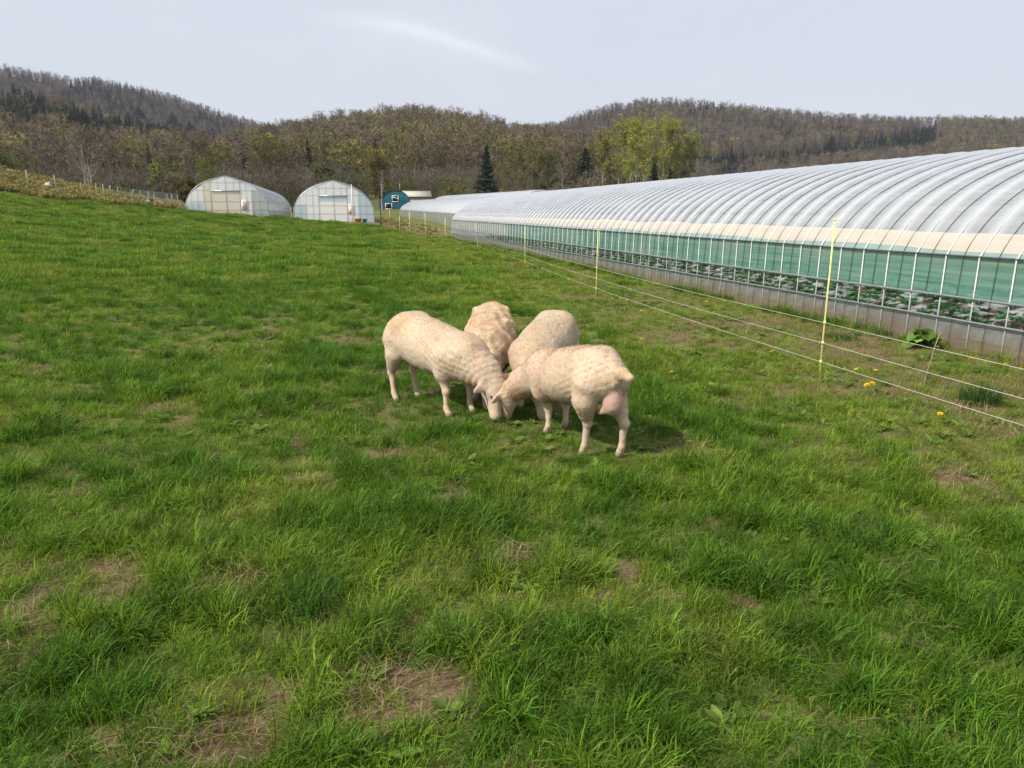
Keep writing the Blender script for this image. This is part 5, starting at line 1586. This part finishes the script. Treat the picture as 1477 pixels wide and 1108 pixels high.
# ------------------------------------------------------------------ the dry bank along the far edge of the pasture, left fence
def bank():
    rng = np.random.default_rng(61)
    dead = [tuft(rng, 40, .22, .2, .55, .014, .7, .95) for _ in range(4)]
    leafy = []
    for q in range(4):
        mb = MB()
        for i in range(26):
            a = rng.uniform(0, 6.28); l = rng.uniform(.10, .24); el = rng.uniform(.1, 1.2); w = l * .8; b = np.array([rng.normal(0, .15), rng.normal(0, .15), rng.uniform(0, .28)])
            d = np.array([math.cos(a) * math.cos(el), math.sin(a) * math.cos(el), math.sin(el)]); s = np.cross(d, [0, 0, 1.0]); s /= np.linalg.norm(s); u = np.cross(s, d)
            p = [b, b + d * l * .35 + s * w / 2 + u * .02, b + d * l * .8 + s * w * .38 + u * .03, b + d * l, b + d * l * .8 - s * w * .38 + u * .03, b + d * l * .35 - s * w / 2 + u * .02]
            mb.add(p, q=[[0, 1, 2, 3], [0, 3, 4, 5]], a=rng.uniform())
        leafy.append(mb.mesh('bank_leaf', [M['leaf']], attr='shade'))
    cd = proto_collection('dead_tuft', dead); cl_ = proto_collection('bank_leaf', leafy)
    n = 9000; u = rng.uniform(-420, 700, n); e = np.interp(u, EDGE_PX, EDGE_Y); y = e + rng.uniform(-.6, 8, n) ** 1.0; x = (u - PW / 2) / 1122 * y
    s, v = to_sv(x, y); ok = ~in_pasture(x, y) & (v < 6.6) & (y < 60) & ~((u > 262) & (u < 546) & (y > 53.6))
    ok &= rng.uniform(size=n) < np.where(u < 270, .85, .40); x, y, u = x[ok], y[ok], u[ok]; n = len(x); z = gz_fine(x, y)
    o = scatter('dry_weeds', cd, np.stack([x, y, z], 1), rng.integers(0, 4, n), rng.uniform(0, 6.28, n), rng.uniform(.3, .85, n) * np.where(u > 270, .55, 1.0), np.full((n, 3), .1), tilt=rng.normal(0, .25, (n, 2)))
    tag(o, 'dead brown weeds on the bank along the far edge of the pasture', 'weeds', kind='stuff')
    m = fbm(x * .35, y * .35, 66, 3) + .25 * np.exp(-((u - 130) / 90) ** 2) + .12 * (u < 60); ok = (m > .56) & (rng.uniform(size=n) < np.where(u > 270, .35, .75)) & ~((u > 492) & (u < 548)); x, y, z = x[ok], y[ok], z[ok]; n = len(x); t = rng.uniform(0, 1, (n, 1))
    o = scatter('bank_leaves', cl_, np.stack([x, y, z + .05], 1), rng.integers(0, 4, n), rng.uniform(0, 6.28, n), rng.uniform(.4, .85, n), np.array([.27, .28, .05]) * t + np.array([.36, .28, .14]) * (1 - t))
    tag(o, 'yellow-green butterbur leaves among the dead weeds of the bank', 'weeds', kind='stuff')
bank()
FG = 'weathered stakes along the left edge of the pasture'
for i, (px, top, lean, th) in enumerate([(3, 236, .06, .03), (44, 245, -.10, .035), (83, 252, -.08, .03), (118, 262, .02, .02), (139.5, 264, .02, .025), (150.5, 265, -.03, .028), (161, 267, -.05, .035), (171, 269, 0, .028), (187, 274, .30, .03), (200, 275, .14, .026), (213, 276, .08, .028), (222, 279, .02, .022), (241, 281, .0, .024), (248, 282, -.01, .026), (256, 283, .0, .024)]):
    d = float(np.interp(px, EDGE_PX, EDGE_Y)) + 2.6; x = float(px_to_x(px, d, 2.5)); h = EYE + float(row_to_tan(top)) * d - gzf(x, d)
    labs = ['first stake at the left border', 'leaning grey stake above the start of the dry bank', 'leaning grey stake by the pale rock', 'short thin stake left of the bare many-stemmed tree', 'thin upright stake just right of the bare many-stemmed tree', 'second upright stake right of the bare many-stemmed tree',
            'thickest pale stake left of the netting', 'upright stake at the left end of the netting', 'strongly leaning stake in the green netting', 'slightly leaning stake behind the blue sheet', 'stake above the left end of the blue sheet', 'thin stake above the middle of the blue sheet', 'third stake left of tunnel 8', 'second stake left of tunnel 8', 'last stake beside tunnel 8']
    stake('stake', labs[i], 'stake', x, d, max(.8, h), th, 'post', (lean, 0), False, FG)
def netting():
    pts = []
    for px in (170, 187, 200, 213, 222, 232, 241, 256):
        d = float(np.interp(px, EDGE_PX, EDGE_Y)) + 2.64; x = float(px_to_x(px, d, 2.2)); pts.append((x, d, gzf(x, d)))
    mb = MB()
    P = np.array(pts)
    for hz in np.arange(.1, .85, .12): mb.tube(P + [0, 0, hz], .006, 3, cap=False)
    t = np.linspace(0, len(P) - 1.001, 66)
    for q in t:
        i = int(q); f = q - i; b = P[i] * (1 - f) + P[i + 1] * f; mb.tube([b + [0, 0, .08], b + [0, 0, .84]], .005, 3, cap=False)
    tag(mb.build('netting', M['net']), 'pale green netting strung on the stakes left of tunnel 8', 'netting')
M['net'] = simple('green_net', (.30, .40, .36), .6, .2)
netting()
def sheet():
    d = 51.3; G = np.zeros((14, 8, 3)); rng = np.random.default_rng(3)
    for i, px in enumerate(np.linspace(211, 234, 14)):
        for j in range(8):
            y = d + j * .14; x = float(px_to_x(px, y, 2)); G[i, j] = (x, y, gzf(x, y) + .10 + .22 * math.sin(math.pi * j / 7) * (.6 + .4 * math.sin(i * .9)) + rng.normal(0, .015))
    mb = MB(); mb.grid(G); tag(mb.build('tarpaulin', M['tarp'], smooth=True), 'crumpled pale blue sheet lying at the pasture edge left of tunnel 8', 'sheet')
M['tarp'] = simple('blue_sheet', (.20, .28, .50), .4, .4, 0, .3, 3)
sheet()
def rock():
    d = 49.0; x = float(px_to_x(69, d, 3)); z = gzf(x, d); mb = MB(); mb.ell((x, d, z + .18), (.28, .22, .20), 14, 10)
    mb.v[0] = mb.v[0] + (vn3(mb.v[0] * 4, 3)[:, None] - .5) * .22; tag(mb.build('rock', M['stone'], smooth=True), 'pale rock lying on the dry bank at the left', 'rock')
rock()

# ------------------------------------------------------------------ small plants in the foreground
M['petal'] = simple('dandelion_yellow', (.80, .52, .02), .6, .2, 0, .12, 60)
M['stalk'] = simple('flower_stalk', (.16, .20, .05), .6, .2)
def dandelion_meshes():
    rng = np.random.default_rng(4); mb = MB(); mb.tube([(0, 0, -.02), (.004, .002, .04), (.006, .004, .085)], [.0022, .0018, .0016], 5); st = mb.mesh('stalk', [M['stalk']])
    mb = MB()
    for ring_, (rad, z, n, up) in enumerate(((.021, .0, 20, .15), (.017, .004, 16, .45), (.011, .007, 12, .8))):
        for k in range(n):
            a = k * 2 * math.pi / n + ring_ * .2 + rng.normal(0, .05); d = np.array([math.cos(a), math.sin(a), up]); d /= np.linalg.norm(d); s = np.array([-math.sin(a), math.cos(a), 0]) * .0026; b = np.array([.006, .004, .085 + z * .5])
            mb.add([b - s * .6, b + s * .6, b + d * rad + s, b + d * rad * 1.05, b + d * rad - s], q=[[0, 1, 2, 4]], t=[[2, 3, 4]])
    mb.ell((.006, .004, .081), (.006, .006, .006), 8, 6)
    return st, mb.mesh('flower_head', [M['petal']])
ST, FH = dandelion_meshes()
gd = 'dandelions in the grass by the electric fence'
def dandelion(px, py, label='small yellow dandelion in the grass by the electric fence', s=1.0):
    x, y = on_ground(px, py, .06); z = gzf(x, y)
    r = empty('dandelion', (x, y, z), px * 1.3, label=label, cat='flower', group=gd); r.scale = (s, s, s)
    r.rotation_euler = (R((px * 7) % 30 - 5), R((px * 13) % 24 - 12), px)
    link('stalk', ST, r); link('flower_head', FH, r)
dandelion(1251, 558, 'left flower of the dandelion pair right of the nearest fence rod', 1.15); dandelion(1255.5, 562, 'right flower of the dandelion pair right of the nearest fence rod', 1.15)
dandelion(1311, 571, 'lone dandelion below the lowest wire under the bent twig', 1.0); dandelion(1355, 600, 'flattened dandelion nearest the right-hand straw heap', 1.0)
for px, py in [(924, 450), (932, 449), (963, 461), (996, 473), (1042, 473), (1160, 478), (1104, 513), (1110, 510), (1117, 508), (1127, 519), (972, 537), (926, 491), (1262, 537), (1240, 532), (1237, 534), (1397, 519), (1402, 519), (1422, 519), (1450, 527), (1043, 438), (883, 435), (893, 434), (905, 437), (846, 428), (818, 404), (795, 390), (780, 384), (745, 372), (735, 370), (722, 364), (768, 377), (700, 357), (712, 361), (1017, 438), (1010, 470), (1160, 477), (760, 386), (752, 380), (728, 372)]:
    dandelion(px, py, s=.85 if py > 440 else 1.15)

def leaf_sheet(mb, b, d, l, w, droop, a, lobes=5):
    """one broad leaf as a small curved surface with a rippled rim"""
    d = np.asarray(d, float); d /= np.linalg.norm(d); s = np.cross(d, [0, 0, 1.0]); s /= np.linalg.norm(s) + 1e-9; u = np.cross(s, d)
    ns, nt = 7, 5; G = np.zeros((ns, nt, 3))
    for i, t in enumerate(np.linspace(0, 1, ns)):
        hw = w / 2 * math.sin(math.pi * min(1, .10 + .86 * t)) ** .75
        for j, q in enumerate(np.linspace(-1, 1, nt)):
            G[i, j] = np.asarray(b) + d * l * t + s * hw * q + u * (-droop * l * t * t + .10 * w * q * q + .03 * w * math.sin(9 * t + 3 * q))
    mb.grid(G, a=a)
def butterbur():
    x, y = on_ground(1330, 503); z = gzf(x, y); rng = np.random.default_rng(6)
    root = empty('butterbur', (x, y, z), label='broad-leaved butterbur plant growing against the skirt of the long tunnel', cat='plant')
    st = MB()
    for i in range(26):
        a = rng.uniform(0, 6.28); r = rng.uniform(.02, .17); h = rng.uniform(.07, .26) * (1.1 - r * 2)
        h = max(.03, h - .03); tip = np.array([r * math.cos(a), r * math.sin(a) * .7, h]); st.tube([(0, 0, -.03), tip * [.5, .5, .6], tip], [.008, .006, .005], 5)
        mb = MB(); l = rng.uniform(.10, .155); leaf_sheet(mb, tip - np.array([math.cos(a), math.sin(a), 0]) * l * .35, (math.cos(a), math.sin(a), rng.uniform(-.6, .35)), l, l * 1.1, .25, rng.uniform())
        lf = mb.build('leaf', M['leaf'], root, True, 'shade'); t = rng.uniform(.75, 1.25); lf['tint'] = [.15 * t, .26 * t, .045 * t]
    s_ = st.build('stem', M['leaf'], root, True, 'shade'); s_['tint'] = [.16, .16, .05]
butterbur()
gw = 'broad-leaved weeds in the pasture'
def dock(px, py, n, l, t, label, up=.9, w=.30):
    x, y = on_ground(px, py); z = gzf(x, y); rng = np.random.default_rng(int(px))
    root = empty('weed', (x, y, z), label=label, cat='weed', group=gw)
    for i in range(int(n * 2)):
        a = i * 2.4 + rng.uniform(-.4, .4); mb = MB(); ll = .46 * l * rng.uniform(.6, 1.2); leaf_sheet(mb, (0, 0, .0), (math.cos(a), math.sin(a), up * rng.uniform(.5, 1.4)), ll, ll * w, .22, rng.uniform())
        lf = mb.build('leaf', M['leaf'], root, True, 'shade'); q = rng.uniform(.8, 1.2); lf['tint'] = [c * q for c in t]
LIT = (.13, .225, .04)
for px, py, n, l, lab in [(100, 925, 11, .15, 'large pale green weed in the grass at the lower left'), (170, 935, 8, .13, 'pale weed right of the large one at the lower left'), (388, 785, 6, .09, 'pair-leaved light green weed above the pale straw patch'), (372, 772, 5, .08, 'small light weed left of the pair-leaved one'),
                          (500, 835, 6, .10, 'light green weed at the left of the upright sprig'), (528, 842, 7, .12, 'upright light green sprig below the left sheep'), (540, 985, 9, .13, 'flat rosette with narrow leaves beside the long bare patch'), (600, 965, 6, .08, 'small rosette above the long bare patch'),
                          (255, 845, 5, .10, 'light sprig between the two bare patches on the left'), (285, 1035, 7, .14, 'tall narrow-leaved weed at the left end of the long bare patch'), (1085, 775, 5, .07, 'small clover-like weed right of the ewe'), (1300, 800, 8, .08, 'patch of light weed leaves right of centre'),
                          (1330, 775, 7, .08, 'light weed above the right-hand patch'), (1308, 895, 5, .07, 'bright seedling above the right-hand bare spot'), (1425, 895, 5, .07, 'bright seedling near the right border'), (740, 845, 6, .09, 'light weed left of the middle bare spot'),
                          (530, 890, 6, .09, 'pale weed over the central tuft'), (1160, 595, 7, .08, 'light weed on the thin grass below the nearest fence rod'), (1185, 600, 7, .08, 'second light weed below the nearest fence rod'), (1280, 610, 8, .08, 'light weed below the dandelion pair'), (1400, 690, 8, .09, 'broad light weed at the right near the reddish leaves'), (1345, 640, 7, .08, 'light weed left of the straw heap')]:
    dock(px, py, n, l, LIT, lab)
dock(1372, 643, 9, .09, (.085, .035, .032), 'reddish-brown withered weed at the right', .5)

def low_weeds():
    rng = np.random.default_rng(23); pr = []
    for q in range(4):
        mb = MB()
        for i in range(int(rng.integers(6, 11))):
            a = i * 2.4 + rng.uniform(-.5, .5); l = rng.uniform(.022, .05) * (1 + .3 * (q > 1)); b = np.array([math.cos(a), math.sin(a), 0]) * rng.uniform(0, .02)
            leaf_sheet(mb, b, (math.cos(a), math.sin(a), rng.uniform(.15, 1.1)), l, l * (.75 if q < 2 else .42), .3, rng.uniform())
        pr.append(mb.mesh('low_weed', [M['leaf']], True, 'shade'))
    c = proto_collection('low_weed', pr)
    n = 9000; r = np.sqrt(rng.uniform(1.6, 15.5 ** 2, n)); a = rng.uniform(-R(46), R(46), n); x, y = r * np.sin(a), r * np.cos(a)
    s, v = to_sv(x, y); yard = sstep(FENCE_V - 2.5, FENCE_V - .5, v)
    ok = in_pasture(x, y) & (rng.uniform(size=n) < sstep(.50, .68, fbm(x * 1.4, y * 1.4, 88, 3)) * (.35 + .65 * yard)); x, y = x[ok], y[ok]; n = len(x); t = rng.uniform(0, 1, (n, 1))
    o = scatter('low_weeds', c, np.stack([x, y, gz_fine(x, y) + .012], 1), rng.integers(0, 4, n), rng.uniform(0, 6.28, n), rng.uniform(.7, 1.4, n), np.array([.10, .19, .03]) * t + np.array([.17, .24, .045]) * (1 - t), tilt=rng.normal(0, .15, (n, 2)))
    tag(o, 'low pale green broad-leaved weeds among the thin grass', 'weeds', kind='stuff')
low_weeds()

def big_tuft(px, py, w, h, nb, t, label, dead=.02, lean=.5):
    x, y = on_ground(px, py); z = gzf(x, y); rng = np.random.default_rng(int(px + py))
    o = link('grass_tuft', tuft(rng, nb, w, h * .5, h, .0055, lean, dead)); o.location = (x, y, z); o['tint'] = [*t, 1.0]
    tag(o, label, 'grass tuft'); return o
big_tuft(1413, 582, .15, .22, 320, (.045, .105, .022), 'dark green grass tuft standing under the wires at the right')
big_tuft(1210, 490, .20, .13, 220, (.04, .10, .025), 'green weeds against the tunnel skirt right of the nearest rod')
big_tuft(440, 890, .12, .24, 150, (.04, .105, .014), 'tall bent grass tuft left of the central rosette', 0, .75)
def heap(px, py, w, nb, label):
    x, y = on_ground(px, py); z = gzf(x, y); rng = np.random.default_rng(int(px))
    o = link('straw_heap', tuft(rng, nb, w, .07, .20, .0035, .35, 1.0, flat=1.35)); o.location = (x, y, z + .02); o['tint'] = [.2, .2, .2, 1]
    tag(o, label, 'straw heap')
heap(1450, 625, .22, 150, 'heap of dead stalks under the lowest wire at the right border')
heap(1395, 600, .20, 90, 'thin scatter of dead stalks left of the heap at the right border')
heap(345, 850, .10, 70, 'small pale mat of straw on the left bare patch')
heap(735, 812, .07, 50, 'small pale mat of straw near the middle')

# ------------------------------------------------------------------ air
def haze():
    mb = MB(); mb.box((0, 620, 110), (3400, 1900, 300))
    t = NT('haze_air'); v = t.n('ShaderNodeVolumePrincipled'); v.inputs['Color'].default_value = (.72, .82, 1, 1); v.inputs['Density'].default_value = HAZE_DENSITY; v.inputs['Anisotropy'].default_value = .2
    t.l(v.outputs[0], t.out.inputs['Volume'])
    return tag(mb.build('haze', t.m), kind='stuff')
HAZE_DENSITY = 0.00012
haze()
